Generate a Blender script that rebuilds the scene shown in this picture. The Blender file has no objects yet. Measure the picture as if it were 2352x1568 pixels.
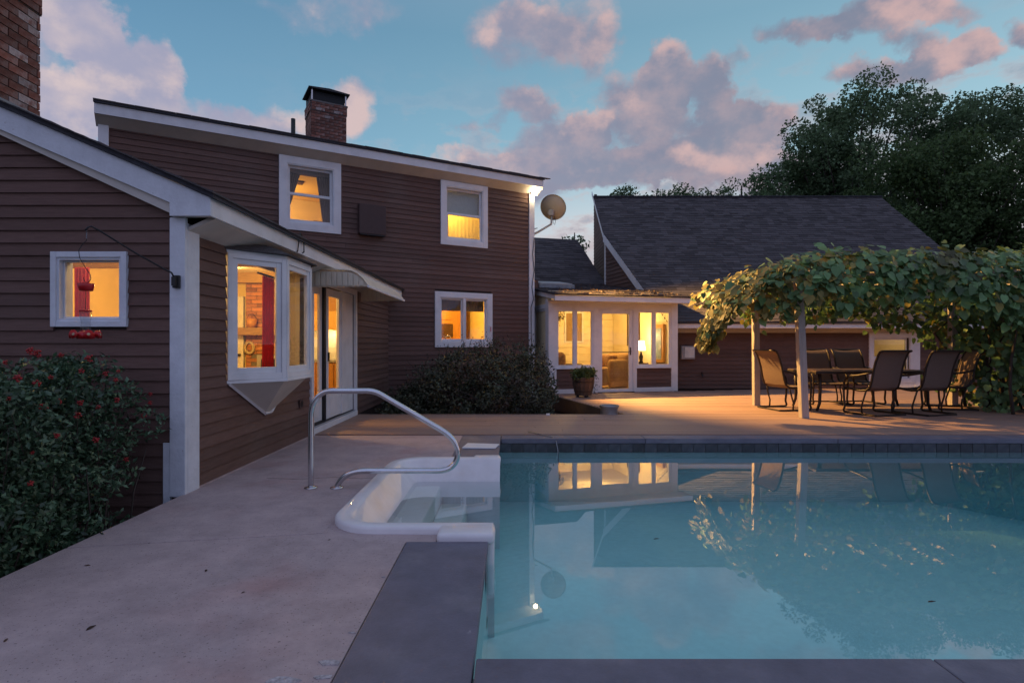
import bpy, math, random
import numpy as np
from mathutils import Vector, Matrix

# ------------------------------------------------------------------ camera, sky, sun, exposure
SC = bpy.context.scene
COL = SC.collection
cam_d = bpy.data.cameras.new('camera')
cam = bpy.data.objects.new('camera', cam_d)
COL.objects.link(cam)
cam.location = (0, 0, 1.2)
cam.rotation_euler = (math.radians(90), 0, 0)
cam_d.sensor_width = 36.0
cam_d.lens = 36.0 * 1293 / 2352
cam_d.shift_y = 6 / 2352
cam_d.clip_end = 3000
SC.camera = cam

SUN_EL, SUN_AZ = 9.0, 68.0            # degrees; azimuth from +Y towards +X
SKY_STRENGTH = 0.072
world = bpy.data.worlds.new('World')
SC.world = world
world.use_nodes = True
WT = world.node_tree
WT.nodes.clear()


def wn(t, **k):
    n = WT.nodes.new(t)
    for a, b in k.items():
        setattr(n, a, b)
    return n


def wl(a, b):
    WT.links.new(a, b)


def wmath(op, a, b=None, clamp=False):
    n = wn('ShaderNodeMath', operation=op)
    n.use_clamp = clamp
    for i, x in enumerate((a, b)):
        if x is None:
            continue
        if isinstance(x, (int, float)):
            n.inputs[i].default_value = x
        else:
            wl(x, n.inputs[i])
    return n.outputs[0]


def wmix(fac, a, b, blend='MIX'):
    n = wn('ShaderNodeMixRGB', blend_type=blend)
    for i, x in enumerate((fac, a, b)):
        if isinstance(x, (int, float)):
            n.inputs[i].default_value = x
        elif isinstance(x, tuple):
            n.inputs[i].default_value = (*x, 1)
        else:
            wl(x, n.inputs[i])
    return n.outputs[0]


def wsmooth(v, a, b):
    n = wn('ShaderNodeMapRange', interpolation_type='SMOOTHSTEP')
    wl(v, n.inputs[0])
    n.inputs[1].default_value = a
    n.inputs[2].default_value = b
    return n.outputs[0]


def build_sky():
    tc = wn('ShaderNodeTexCoord')
    d = tc.outputs['Generated']
    sky = wn('ShaderNodeTexSky', sky_type='NISHITA')
    sky.sun_disc = False
    sky.sun_elevation = math.radians(SUN_EL)
    sky.sun_rotation = math.radians(SUN_AZ)
    sky.ozone_density = 3.0
    sky.dust_density = 1.0
    sky.air_density = 1.0
    sep = wn('ShaderNodeSeparateXYZ')
    wl(d, sep.inputs[0])
    z = wmath('MAXIMUM', sep.outputs[2], 0.0)
    # clear twilight gradient laid over the physical sky
    ramp = wn('ShaderNodeValToRGB')
    wl(z, ramp.inputs[0])
    el = ramp.color_ramp.elements
    el[0].position, el[0].color = 0.0, (5.6, 5.0, 4.9, 1)
    el[1].position, el[1].color = 1.0, (2.4, 3.3, 4.4, 1)
    for p, c in ((0.10, (5.4, 5.5, 5.8)), (0.21, (4.3, 5.5, 6.3)), (0.31, (2.1, 4.2, 5.5)), (0.48, (1.35, 3.0, 4.3)), (0.62, (1.8, 3.0, 4.2))):
        e = el.new(p)
        e.color = (*c, 1)
    base = wmix(0.8, sky.outputs[0], ramp.outputs[0])
    # sky turns deeper blue away from the glow (towards -x)
    side = wsmooth(sep.outputs[0], -0.85, 0.5)
    base = wmix(1.0, base, wmix(side, (0.78, 0.82, 0.92), (1.35, 1.16, 1.04)), 'MULTIPLY')
    back = wsmooth(sep.outputs[1], 0.35, -0.65)
    base = wmix(back, base, (2.6, 3.4, 6.3))

    def fbm(vec, scale, detail, rough):
        n = wn('ShaderNodeTexNoise', noise_dimensions='3D')
        wl(vec, n.inputs['Vector'])
        n.inputs['Scale'].default_value = scale
        n.inputs['Detail'].default_value = detail
        n.inputs['Roughness'].default_value = rough
        return n.outputs[0]

    def off(vec, o):
        n = wn('ShaderNodeVectorMath', operation='ADD')
        wl(vec, n.inputs[0])
        n.inputs[1].default_value = o
        return n.outputs[0]
    mp = wn('ShaderNodeMapping')
    wl(d, mp.inputs[0])
    mp.inputs['Scale'].default_value = (1, 1, 1.35)
    p = mp.outputs[0]
    n1 = fbm(p, 5.6, 8, 0.6)
    n2 = fbm(off(p, (0.032, 0.0, 0.045)), 5.2, 3, 0.5)
    n3 = fbm(off(p, (3.1, 1.7, 0.4)), 2.2, 2, 0.5)
    # named cloud banks by world direction: azimuth tangent, elevation tangent, radii, weight
    banks = [(-.755, .575, .055, .060, 1.0), (-.72, .50, .055, .055, .95), (-.645, .475, .050, .055, .95), (-.77, .425, .14, .055, 1.0),
             (-.85, .55, .08, .09, .6), (-.62, .390, .17, .035, .75), (-.295, .425, .050, .055, .75), (-.42, .40, .11, .035, .55),
             (-.33, .595, .14, .035, .42), (.02, .545, .08, .055, .46), (.10, .575, .09, .05, .44), (.16, .52, .04, .05, .35), (.02, .415, .060, .030, .75), (-.07, .39, .04, .02, .5),
             (.245, .415, .085, .065, .95), (.285, .475, .045, .05, .9), (.37, .455, .040, .06, .85), (.395, .375, .075, .035, .8), (.08, .345, .10, .045, .8), (.135, .385, .04, .03, .8),
             (-.06, .325, .09, .022, .7), (.20, .315, .16, .035, .85), (.33, .325, .12, .035, .85), (.45, .385, .045, .035, .75), (.46, .30, .12, .04, .8),
             (.52, .56, .07, .025, .65), (.635, .568, .09, .033, .8), (.745, .60, .09, .03, .75), (.66, .490, .075, .028, .8), (.74, .515, .06, .035, .9), (.82, .535, .045, .030, .95),
             (.03, .30, .14, .028, .6), (.56, .335, .09, .03, .7), (.91, .55, .03, .03, .7), (.42, .51, .02, .03, .35), (-.50, .34, .2, .025, .6)]
    acc = None
    yy = wmath('MAXIMUM', sep.outputs[1], 0.02)
    cmb = wn('ShaderNodeCombineXYZ')
    wl(wmath('DIVIDE', sep.outputs[0], yy), cmb.inputs[0])
    wl(wmath('DIVIDE', sep.outputs[2], yy), cmb.inputs[1])
    wp = wn('ShaderNodeTexNoise', noise_dimensions='3D')
    wl(d, wp.inputs['Vector'])
    wp.inputs['Scale'].default_value = 9.0
    wp.inputs['Detail'].default_value = 7
    wp.inputs['Roughness'].default_value = 0.6
    ws = wn('ShaderNodeVectorMath', operation='MULTIPLY_ADD')
    wl(wp.outputs['Color'], ws.inputs[0])
    ws.inputs[1].default_value = (0.20, 0.15, 0)
    wl(cmb.outputs[0], ws.inputs[2])
    wo = off(ws.outputs[0], (-0.10, -0.075, 0))
    dirsum = None
    for a, e, ra, re, w in banks:
        sx, sy = 1 / (ra * 1.32), 1 / (re * 1.32)
        q = wn('ShaderNodeVectorMath', operation='MULTIPLY_ADD')
        wl(wo, q.inputs[0])
        q.inputs[1].default_value = (sx, sy, 0)
        q.inputs[2].default_value = (-a * sx, -e * sy, 0)
        l2 = wn('ShaderNodeVectorMath', operation='DOT_PRODUCT')
        wl(q.outputs[0], l2.inputs[0])
        wl(q.outputs[0], l2.inputs[1])
        g = wn('ShaderNodeMath', operation='MULTIPLY_ADD')
        wl(l2.outputs['Value'], g.inputs[0])
        g.inputs[1].default_value = -w
        g.inputs[2].default_value = w
        gp = wmath('MAXIMUM', g.outputs[0], 0.0)
        up = wn('ShaderNodeVectorMath', operation='DOT_PRODUCT')
        wl(q.outputs[0], up.inputs[0])
        up.inputs[1].default_value = (0.35, 0.65, 0)
        gd = wmath('MULTIPLY', gp, up.outputs['Value'])
        if acc is None:
            acc, dirsum = gp, gd
        else:
            acc, dirsum = wmath('ADD', acc, gp), wmath('ADD', dirsum, gd)
    updir = wmath('DIVIDE', dirsum, wmath('ADD', acc, 0.12))
    acc = wmath('MINIMUM', acc, 1.15)
    # elsewhere: the same sort of broken cloud, from noise alone
    fwd = wsmooth(sep.outputs[1], 0.45, 0.62)
    other = wmath('MULTIPLY', wsmooth(n3, 0.42, 0.60), 0.75)
    low = wsmooth(z, 0.34, 0.10)
    cover = wmath('ADD', wmath('MULTIPLY', acc, fwd), wmath('MULTIPLY', other, wmath('SUBTRACT', 1.0, fwd)))
    cover = wmath('ADD', cover, wmath('MULTIPLY', low, 0.44))
    dens = wmath('ADD', wmath('MULTIPLY', cover, 0.72), wmath('MULTIPLY', wmath('SUBTRACT', n1, 0.5), 1.1))
    alpha = wmath('MULTIPLY', wsmooth(dens, 0.10, 0.50), 0.93)
    lit = wsmooth(wmath('ADD', wmath('MULTIPLY', wmath('SUBTRACT', n1, n2), 1.3), wmath('MULTIPLY', updir, 0.22)), -0.04, 0.20)
    warm = wmix(back, wmix(side, (5.9, 4.8, 4.75), (5.1, 3.4, 3.3)), (4.2, 4.0, 5.4))
    shade = wmix(side, (3.3, 3.2, 4.3), (1.80, 1.95, 2.65))
    n4 = fbm(off(p, (1.3, 0.2, 2.1)), 16.0, 4, 0.6)
    shade = wmix(wmath('MULTIPLY', wsmooth(n4, 0.36, 0.72), 0.38), shade, warm)
    cloud = wmix(lit, shade, warm)
    # a thin layer of smaller broken cloud below the big banks
    mp2 = wn('ShaderNodeMapping')
    wl(d, mp2.inputs[0])
    mp2.inputs['Scale'].default_value = (1, 1, 2.1)
    mp2.inputs['Location'].default_value = (.37, .11, .83)
    n5 = fbm(mp2.outputs[0], 10.5, 6, 0.58)
    band = wmath('MULTIPLY', wsmooth(z, 0.46, 0.28), wsmooth(sep.outputs[0], -0.5, 0.15))
    a2 = wmath('MULTIPLY', wmath('MULTIPLY', wsmooth(n5, 0.47, 0.60), band), 0.62)
    thin = wmix(wsmooth(n5, 0.66, 0.50), shade, warm)
    outc = wmix(alpha, wmix(a2, base, thin), cloud)
    bg = wn('ShaderNodeBackground')
    wl(outc, bg.inputs[0])
    bg.inputs[1].default_value = SKY_STRENGTH
    o = wn('ShaderNodeOutputWorld')
    wl(bg.outputs[0], o.inputs[0])


build_sky()
sun_d = bpy.data.lights.new('sun', 'SUN')
sun_d.energy = 0.12
sun_d.angle = math.radians(45)
sun_d.color = (1.0, 0.62, 0.48)
sun = bpy.data.objects.new('sun', sun_d)
COL.objects.link(sun)
_a, _e = math.radians(SUN_AZ), math.radians(SUN_EL)
_dir = Vector((math.sin(_a) * math.cos(_e), math.cos(_a) * math.cos(_e), math.sin(_e)))
sun.rotation_euler = _dir.to_track_quat('Z', 'Y').to_euler()

SC.view_settings.view_transform = 'Standard'
SC.view_settings.look = 'None'
SC.view_settings.exposure = 0.78
SC.view_settings.gamma = 1.0
SC.view_settings.use_curve_mapping = False
SC.render.engine = 'CYCLES'
cy = SC.cycles
cy.use_denoising = True
try:
    cy.denoiser = 'OPENIMAGEDENOISE'
except Exception:
    pass
cy.max_bounces = 7
cy.diffuse_bounces = 3
cy.glossy_bounces = 4
cy.transmission_bounces = 4
cy.transparent_max_bounces = 14
cy.sample_clamp_indirect = 3.0
cy.caustics_reflective = False
cy.caustics_refractive = False
cy.use_light_tree = True

R = random.Random(11)
NR = np.random.default_rng(5)


# ------------------------------------------------------------------ materials
def new_mat(name):
    m = bpy.data.materials.new(name)
    m.use_nodes = True
    m.node_tree.nodes.clear()
    return m


def mat(name, col, rough=0.6, scale=8.0, var=0.18, bump=0.0, bscale=None, stretch=(1, 1, 1), objvar=0.0, island=0.0, metallic=0.0,
        spec=0.35, blotch=None, blotch_scale=1.2, blotch_lo=.45, blotch_hi=.7, emit=None, estr=0.0, detail=6, trans=0.0, coat=0.0, speck=None, nrough=.62):
    m = new_mat(name)
    t = m.node_tree
    N = t.nodes.new
    L = t.links.new
    out = N('ShaderNodeOutputMaterial')
    b = N('ShaderNodeBsdfPrincipled')
    L(b.outputs[0], out.inputs[0])
    b.inputs['Roughness'].default_value = rough
    b.inputs['Metallic'].default_value = metallic
    b.inputs['Specular IOR Level'].default_value = spec
    b.inputs['Coat Weight'].default_value = coat
    tc = N('ShaderNodeTexCoord')
    mp = N('ShaderNodeMapping')
    mp.inputs['Scale'].default_value = stretch
    L(tc.outputs['Object'], mp.inputs[0])
    no = N('ShaderNodeTexNoise')
    no.inputs['Scale'].default_value = scale
    no.inputs['Detail'].default_value = detail
    no.inputs['Roughness'].default_value = nrough
    L(mp.outputs[0], no.inputs['Vector'])
    mr = N('ShaderNodeMapRange')
    mr.inputs[1].default_value = 0.28
    mr.inputs[2].default_value = 0.72
    mr.inputs[3].default_value = 1 - var
    mr.inputs[4].default_value = 1 + var
    L(no.outputs[0], mr.inputs[0])
    val = mr.outputs[0]

    def mul(a, bb):
        n = N('ShaderNodeMath')
        n.operation = 'MULTIPLY'
        L(a, n.inputs[0])
        L(bb, n.inputs[1])
        return n.outputs[0]

    def spread(src, amt):
        n = N('ShaderNodeMapRange')
        n.inputs[3].default_value = 1 - amt
        n.inputs[4].default_value = 1 + amt
        L(src, n.inputs[0])
        return n.outputs[0]
    if objvar:
        oi = N('ShaderNodeObjectInfo')
        val = mul(val, spread(oi.outputs['Random'], objvar))
    if island:
        g = N('ShaderNodeNewGeometry')
        val = mul(val, spread(g.outputs['Random Per Island'], island))
    base = None
    if blotch:
        n2 = N('ShaderNodeTexNoise')
        n2.inputs['Scale'].default_value = blotch_scale
        n2.inputs['Detail'].default_value = 5
        L(tc.outputs['Object'], n2.inputs['Vector'])
        r2 = N('ShaderNodeMapRange')
        r2.interpolation_type = 'SMOOTHSTEP'
        r2.inputs[1].default_value = blotch_lo
        r2.inputs[2].default_value = blotch_hi
        L(n2.outputs[0], r2.inputs[0])
        mx = N('ShaderNodeMixRGB')
        L(r2.outputs[0], mx.inputs[0])
        mx.inputs[1].default_value = (*col, 1)
        mx.inputs[2].default_value = (*blotch, 1)
        base = mx.outputs[0]
    if speck:
        n3 = N('ShaderNodeTexNoise')
        n3.inputs['Scale'].default_value = speck[1]
        n3.inputs['Detail'].default_value = 3
        L(tc.outputs['Object'], n3.inputs['Vector'])
        r3 = N('ShaderNodeMapRange')
        r3.inputs[1].default_value = speck[2]
        r3.inputs[2].default_value = speck[2] + .06
        L(n3.outputs[0], r3.inputs[0])
        mx = N('ShaderNodeMixRGB')
        L(r3.outputs[0], mx.inputs[0])
        if base:
            L(base, mx.inputs[1])
        else:
            mx.inputs[1].default_value = (*col, 1)
        mx.inputs[2].default_value = (*speck[0], 1)
        base = mx.outputs[0]
    vm = N('ShaderNodeVectorMath')
    vm.operation = 'SCALE'
    if base:
        L(base, vm.inputs[0])
    else:
        vm.inputs[0].default_value = col
    L(val, vm.inputs['Scale'])
    L(vm.outputs[0], b.inputs['Base Color'])
    if bump:
        nb = N('ShaderNodeTexNoise')
        nb.inputs['Scale'].default_value = bscale or scale * 3
        nb.inputs['Detail'].default_value = 4
        L(mp.outputs[0], nb.inputs['Vector'])
        bp = N('ShaderNodeBump')
        bp.inputs['Strength'].default_value = bump
        bp.inputs['Distance'].default_value = 0.01
        L(nb.outputs[0], bp.inputs['Height'])
        L(bp.outputs[0], b.inputs['Normal'])
    if emit:
        b.inputs['Emission Color'].default_value = (*emit, 1)
        b.inputs['Emission Strength'].default_value = estr
    if trans:
        tr = N('ShaderNodeBsdfTranslucent')
        L(vm.outputs[0], tr.inputs[0])
        ms = N('ShaderNodeMixShader')
        ms.inputs[0].default_value = trans
        L(b.outputs[0], ms.inputs[1])
        L(tr.outputs[0], ms.inputs[2])
        L(ms.outputs[0], out.inputs[0])
    return m


def glass_mat(name, tint=(1, 1, 1), rough=0.0, ior=1.5, boost=1.0, bump=0.0, bscale=1.0, volume=None):
    m = new_mat(name)
    t = m.node_tree
    N = t.nodes.new
    L = t.links.new
    out = N('ShaderNodeOutputMaterial')
    # Schlick reflectance on the absolute cosine, the same from both sides of the sheet
    f0 = ((ior - 1) / (ior + 1)) ** 2
    lw = N('ShaderNodeNewGeometry')
    dt = N('ShaderNodeVectorMath')
    dt.operation = 'DOT_PRODUCT'
    L(lw.outputs['Incoming'], dt.inputs[0])
    L(lw.outputs['Normal'], dt.inputs[1])
    ab = N('ShaderNodeMath')
    ab.operation = 'ABSOLUTE'
    L(dt.outputs['Value'], ab.inputs[0])
    om = N('ShaderNodeMath')
    om.operation = 'SUBTRACT'
    om.use_clamp = True
    om.inputs[0].default_value = 1.0
    L(ab.outputs[0], om.inputs[1])
    pw = N('ShaderNodeMath')
    pw.operation = 'POWER'
    pw.inputs[1].default_value = 5.0
    L(om.outputs[0], pw.inputs[0])
    fr = N('ShaderNodeMath')
    fr.operation = 'MULTIPLY_ADD'
    fr.inputs[1].default_value = 1 - f0
    fr.inputs[2].default_value = f0
    L(pw.outputs[0], fr.inputs[0])
    tr = N('ShaderNodeBsdfTransparent')
    tr.inputs[0].default_value = (*tint, 1)
    gl = N('ShaderNodeBsdfGlossy')
    gl.inputs['Roughness'].default_value = rough
    mx = N('ShaderNodeMixShader')
    mu = N('ShaderNodeMath')
    mu.operation = 'MULTIPLY'
    mu.use_clamp = True
    mu.inputs[1].default_value = boost
    L(fr.outputs[0], mu.inputs[0])
    L(mu.outputs[0], mx.inputs[0])
    L(tr.outputs[0], mx.inputs[1])
    L(gl.outputs[0], mx.inputs[2])
    L(mx.outputs[0], out.inputs[0])
    if bump:
        tc = N('ShaderNodeTexCoord')
        nb = N('ShaderNodeTexNoise')
        nb.inputs['Scale'].default_value = bscale
        nb.inputs['Detail'].default_value = 2
        L(tc.outputs['Object'], nb.inputs['Vector'])
        bp = N('ShaderNodeBump')
        bp.inputs['Strength'].default_value = bump
        bp.inputs['Distance'].default_value = 0.01
        L(nb.outputs[0], bp.inputs['Height'])
        L(bp.outputs[0], gl.inputs['Normal'])
    if volume:
        va = N('ShaderNodeVolumeAbsorption')
        va.inputs[0].default_value = (*volume[0], 1)
        va.inputs[1].default_value = volume[1]
        L(va.outputs[0], out.inputs[1])
    return m


def emit_mat(name, col, s):
    m = new_mat(name)
    t = m.node_tree
    out = t.nodes.new('ShaderNodeOutputMaterial')
    e = t.nodes.new('ShaderNodeEmission')
    e.inputs[0].default_value = (*col, 1)
    e.inputs[1].default_value = s
    t.links.new(e.outputs[0], out.inputs[0])
    return m


M = dict(
    siding=mat('brown_stained_siding', (.138, .080, .066), .75, 6, .16, .3, 40, (1, 1, 9), objvar=.16, spec=.25, blotch=(.155, .105, .09), blotch_scale=1.1, blotch_lo=.45, blotch_hi=.8),
    core=mat('wall_sheathing', (.05, .035, .03), .9),
    white=mat('white_trim_paint', (.74, .74, .76), .5, 5, .06, .12, 30, spec=.3, blotch=(.62, .62, .64), blotch_scale=3, blotch_lo=.5, blotch_hi=.8),
    white_worn=mat('weathered_white_paint', (.66, .69, .74), .6, 7, .10, .3, 40, speck=((.50, .50, .51), 31, .70)),
    soffit=mat('soffit_paint', (.56, .52, .47), .7, 4, .08),
    shingle=mat('asphalt_shingle', (.082, .074, .078), .9, 60, .30, .3, 120, island=.30, spec=.15),
    shingle_flat=mat('asphalt_roofing', (.05, .05, .06), .9, 30, .3, .3, 90),
    brick=mat('red_brick', (.19, .075, .055), .85, 22, .22, .5, 60, objvar=.38, blotch=(.24, .15, .13), blotch_scale=9),
    brick_white=mat('lime_stained_brick', (.40, .34, .33), .9, 14, .3, .5, 60, objvar=.25, blotch=(.22, .12, .10), blotch_scale=12),
    brick_warm=mat('interior_brick', (.45, .20, .10), .85, 22, .2, .3, 60, objvar=.4),
    mortar=mat('mortar', (.16, .145, .14), .95, 25, .2, .4, 60),
    lead=mat('lead_flashing', (.22, .24, .27), .5, 12, .25, metallic=.3),
    concrete=mat('stained_concrete', (.43, .335, .335), .8, 3.2, .26, .45, 170, blotch=(.42, .255, .24), blotch_scale=1.3, blotch_lo=.50, blotch_hi=.80,
                 speck=((.20, .15, .155), 75, .63), detail=14, nrough=.78),
    joint=mat('joint_dirt', (.035, .03, .028), .95),
    slate=mat('bluestone', (.148, .138, .178), .55, 4, .24, .25, 90, nrough=.75, detail=12, blotch=(.21, .195, .225), blotch_scale=2.6, blotch_lo=.5, blotch_hi=.8, objvar=.06,
              speck=((.30, .28, .30), 13, .73)),
    deck=mat('composite_decking', (.31, .205, .165), .62, 5, .10, .2, 40, (.25, 6, 1), objvar=.10),
    deck_side=mat('deck_framing', (.12, .075, .05), .8, 5, .2, .2),
    fibreglass=mat('white_fibreglass', (.75, .72, .73), .4, 6, .07, .08, 200, blotch=(.66, .58, .53), blotch_scale=2.6, blotch_lo=.52, blotch_hi=.8, coat=.2),
    tread=mat('beige_step_tread', (.86, .86, .82), .6, 120, .10, .5, 160, blotch=(.80, .76, .68), blotch_scale=3),
    liner=mat('pale_pool_liner', (.56, .77, .745), .7, 16, .06, blotch=(.51, .73, .715), blotch_scale=2),
    tile=mat('dark_pool_tile', (.035, .04, .05), .25, 9, .4, objvar=.4, spec=.5, blotch=(.07, .06, .06), blotch_scale=6),
    grout=mat('grout', (.10, .10, .11), .9),
    steel=mat('brushed_steel', (.62, .62, .64), .18, 30, .06, metallic=1.0),
    black=mat('black_metal', (.02, .02, .022), .45, 20, .2),
    bronze=mat('bronze_metal', (.035, .026, .022), .42, 20, .2, metallic=.4),
    sling=mat('woven_sling', (.15, .105, .085), .75, 160, .35, .4, 260),
    wood_post=mat('weathered_post_wood', (.36, .32, .30), .8, 5, .22, .4, 30, (6, 6, .6)),
    table=mat('brown_table_top', (.10, .065, .05), .4, 12, .25),
    soil=mat('dark_soil', (.022, .017, .013), .95, 9, .4, .8, 30),
    grass=mat('lawn', (.03, .05, .018), .95, 3, .35, .8, 60),
    bark=mat('bark', (.06, .048, .04), .9, 9, .3, .7, 25, (1, 1, .3)),
    leaf_tree=mat('oak_leaf', (.125, .190, .095), .6, 3, .2, island=.45, trans=.42, spec=.25),
    leaf_dark=mat('dark_tree_leaf', (.085, .135, .052), .6, 3, .2, island=.5, trans=.36, spec=.2),
    leaf_holly=mat('holly_leaf', (.062, .118, .062), .40, 5, .2, island=.55, spec=.5, trans=.08),
    leaf_bush=mat('dusky_shrub_leaf', (.068, .082, .050), .5, 5, .2, island=.6, spec=.35, trans=.08, blotch=(.075, .045, .033), blotch_scale=1.6),
    leaf_vine=mat('vine_leaf', (.112, .205, .076), .42, 9, .22, objvar=.40, spec=.4, trans=.22),
    leaf_vine_gold=mat('yellow_floodlit_vine_leaf', (.26, .21, .055), .5, 7, .2, objvar=.3, spec=.35, trans=.25),  # yellowish leaves, with the floodlight's gold also put into the colour
    leaf_vine_mass=mat('vine_leaf_mass', (.110, .200, .075), .45, 9, .22, island=.55, spec=.4, trans=.22, blotch=(.13, .12, .04), blotch_scale=1.4, blotch_lo=.52, blotch_hi=.75),
    leaf_vine_gold_mass=mat('yellow_floodlit_leaf_mass', (.24, .20, .055), .5, 7, .2, island=.4, spec=.35, trans=.25),  # floodlit gold painted into the joined leaves, plus a few yellowish ones
    leaf_pot=mat('potted_plant_leaf', (.09, .14, .045), .5, 9, .2, island=.5, trans=.2),
    berry=mat('red_berry', (.30, .010, .012), .3, 9, .2, island=.3, spec=.5),
    red_plastic=mat('red_plastic', (.50, .015, .02), .3, 9, .1, spec=.5),
    clear=glass_mat('clear_bottle_glass', (.86, .88, .9), 0, 1.45, 1.2),
    pane=glass_mat('window_glass', (.96, .97, .96), 0, 1.5, 1.0),
    dish=mat('grey_dish_paint', (.36, .325, .29), .6, 6, .1, .1),
    beige=mat('beige_awning', (.68, .59, .46), .5, 6, .07),
    barrel=mat('barrel_wood', (.10, .065, .045), .8, 8, .3, .5, 30, (3, 3, .5), objvar=.2),
    zinc=mat('zinc_pot', (.30, .31, .33), .4, 9, .2, metallic=.7),
    grey_box=mat('grey_enamel', (.34, .34, .36), .5, 9, .1),
    vent_paint=mat('brown_vent_paint', (.072, .045, .042), .6, 12, .1),
    screen=mat('black_screen_mesh', (.015, .017, .02), .6, 120, .5),
    # interiors
    wall_y=mat('yellow_wall', (.78, .60, .24), .8, 4, .05),
    wall_c=mat('cream_wall', (.80, .68, .44), .8, 4, .05),
    ceil=mat('cream_ceiling', (.80, .70, .48), .9, 4, .04),
    beam=mat('wood_beam', (.30, .19, .08), .7, 8, .2, stretch=(1, 6, 6)),
    floor_w=mat('wood_floor', (.30, .17, .08), .5, 6, .2, stretch=(1, 6, 1)),
    cabinet=mat('honey_cabinet', (.50, .24, .06), .45, 6, .15, stretch=(5, 5, .6)),
    cur_red=mat('red_curtain', (.62, .03, .03), .85, 20, .1, trans=.45),
    cur_pink=mat('pink_curtain', (.78, .12, .12), .85, 20, .1, trans=.45),
    cur_brown=mat('brown_curtain', (.20, .12, .09), .9, 14, .3, stretch=(6, 6, .5)),
    blind=mat('pale_blind', (.42, .46, .46), .8, 30, .12, .4, 40),
    sofa=mat('tan_upholstery', (.34, .20, .09), .9, 30, .15, .3, 60),
    sofa_pat=mat('patterned_upholstery', (.30, .16, .08), .9, 14, .3, blotch=(.14, .07, .04), blotch_scale=11),
    dark_wood=mat('dark_wood', (.07, .035, .018), .5, 8, .25),
    white_appl=mat('white_appliance', (.72, .72, .68), .35),
    lampshade=emit_mat('lit_lampshade', (1.0, .74, .40), 5.0),
    bulb=emit_mat('floodlight_bulb', (1.0, .78, .45), 60.0),
    bulb_in=emit_mat('ceiling_light_bulb', (1.0, .72, .36), 6.0),
    dress=mat('dark_coat', (.03, .025, .022), .8),
    clockface=mat('painted_panel', (.20, .26, .28), .5, 5, .5, blotch=(.5, .45, .4), blotch_scale=4),
    paper=mat('white_plastic_lid', (.70, .72, .76), .4, 9, .05),
    leaf_litter=mat('dry_leaf', (.06, .035, .025), .9, 20, .3, objvar=.4),
    straw=mat('pale_dry_leaf', (.42, .34, .22), .8, 20, .2),
    cable=mat('black_cable', (.015, .015, .017), .5),
)
M['water'] = glass_mat('pool_water', (.95, .99, 1), 0, 1.333, 1.75, .010, 1.6, ((.24, .78, .80), .26))


# ------------------------------------------------------------------ mesh helpers
class Frame:
    """u along, w out of the wall (second axis), z up"""
    def __init__(s, o, eu, ew):
        s.o = Vector((o[0], o[1], o[2] if len(o) > 2 else 0))
        s.eu = Vector((eu[0], eu[1], 0)).normalized()
        s.ew = Vector((ew[0], ew[1], 0)).normalized()

    def p(s, u, w, z):
        return s.o + s.eu * u + s.ew * w + Vector((0, 0, z))

    def yaw(s):
        return math.atan2(s.eu.y, s.eu.x)


W = Frame((0, 0), (1, 0), (0, 1))


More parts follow.
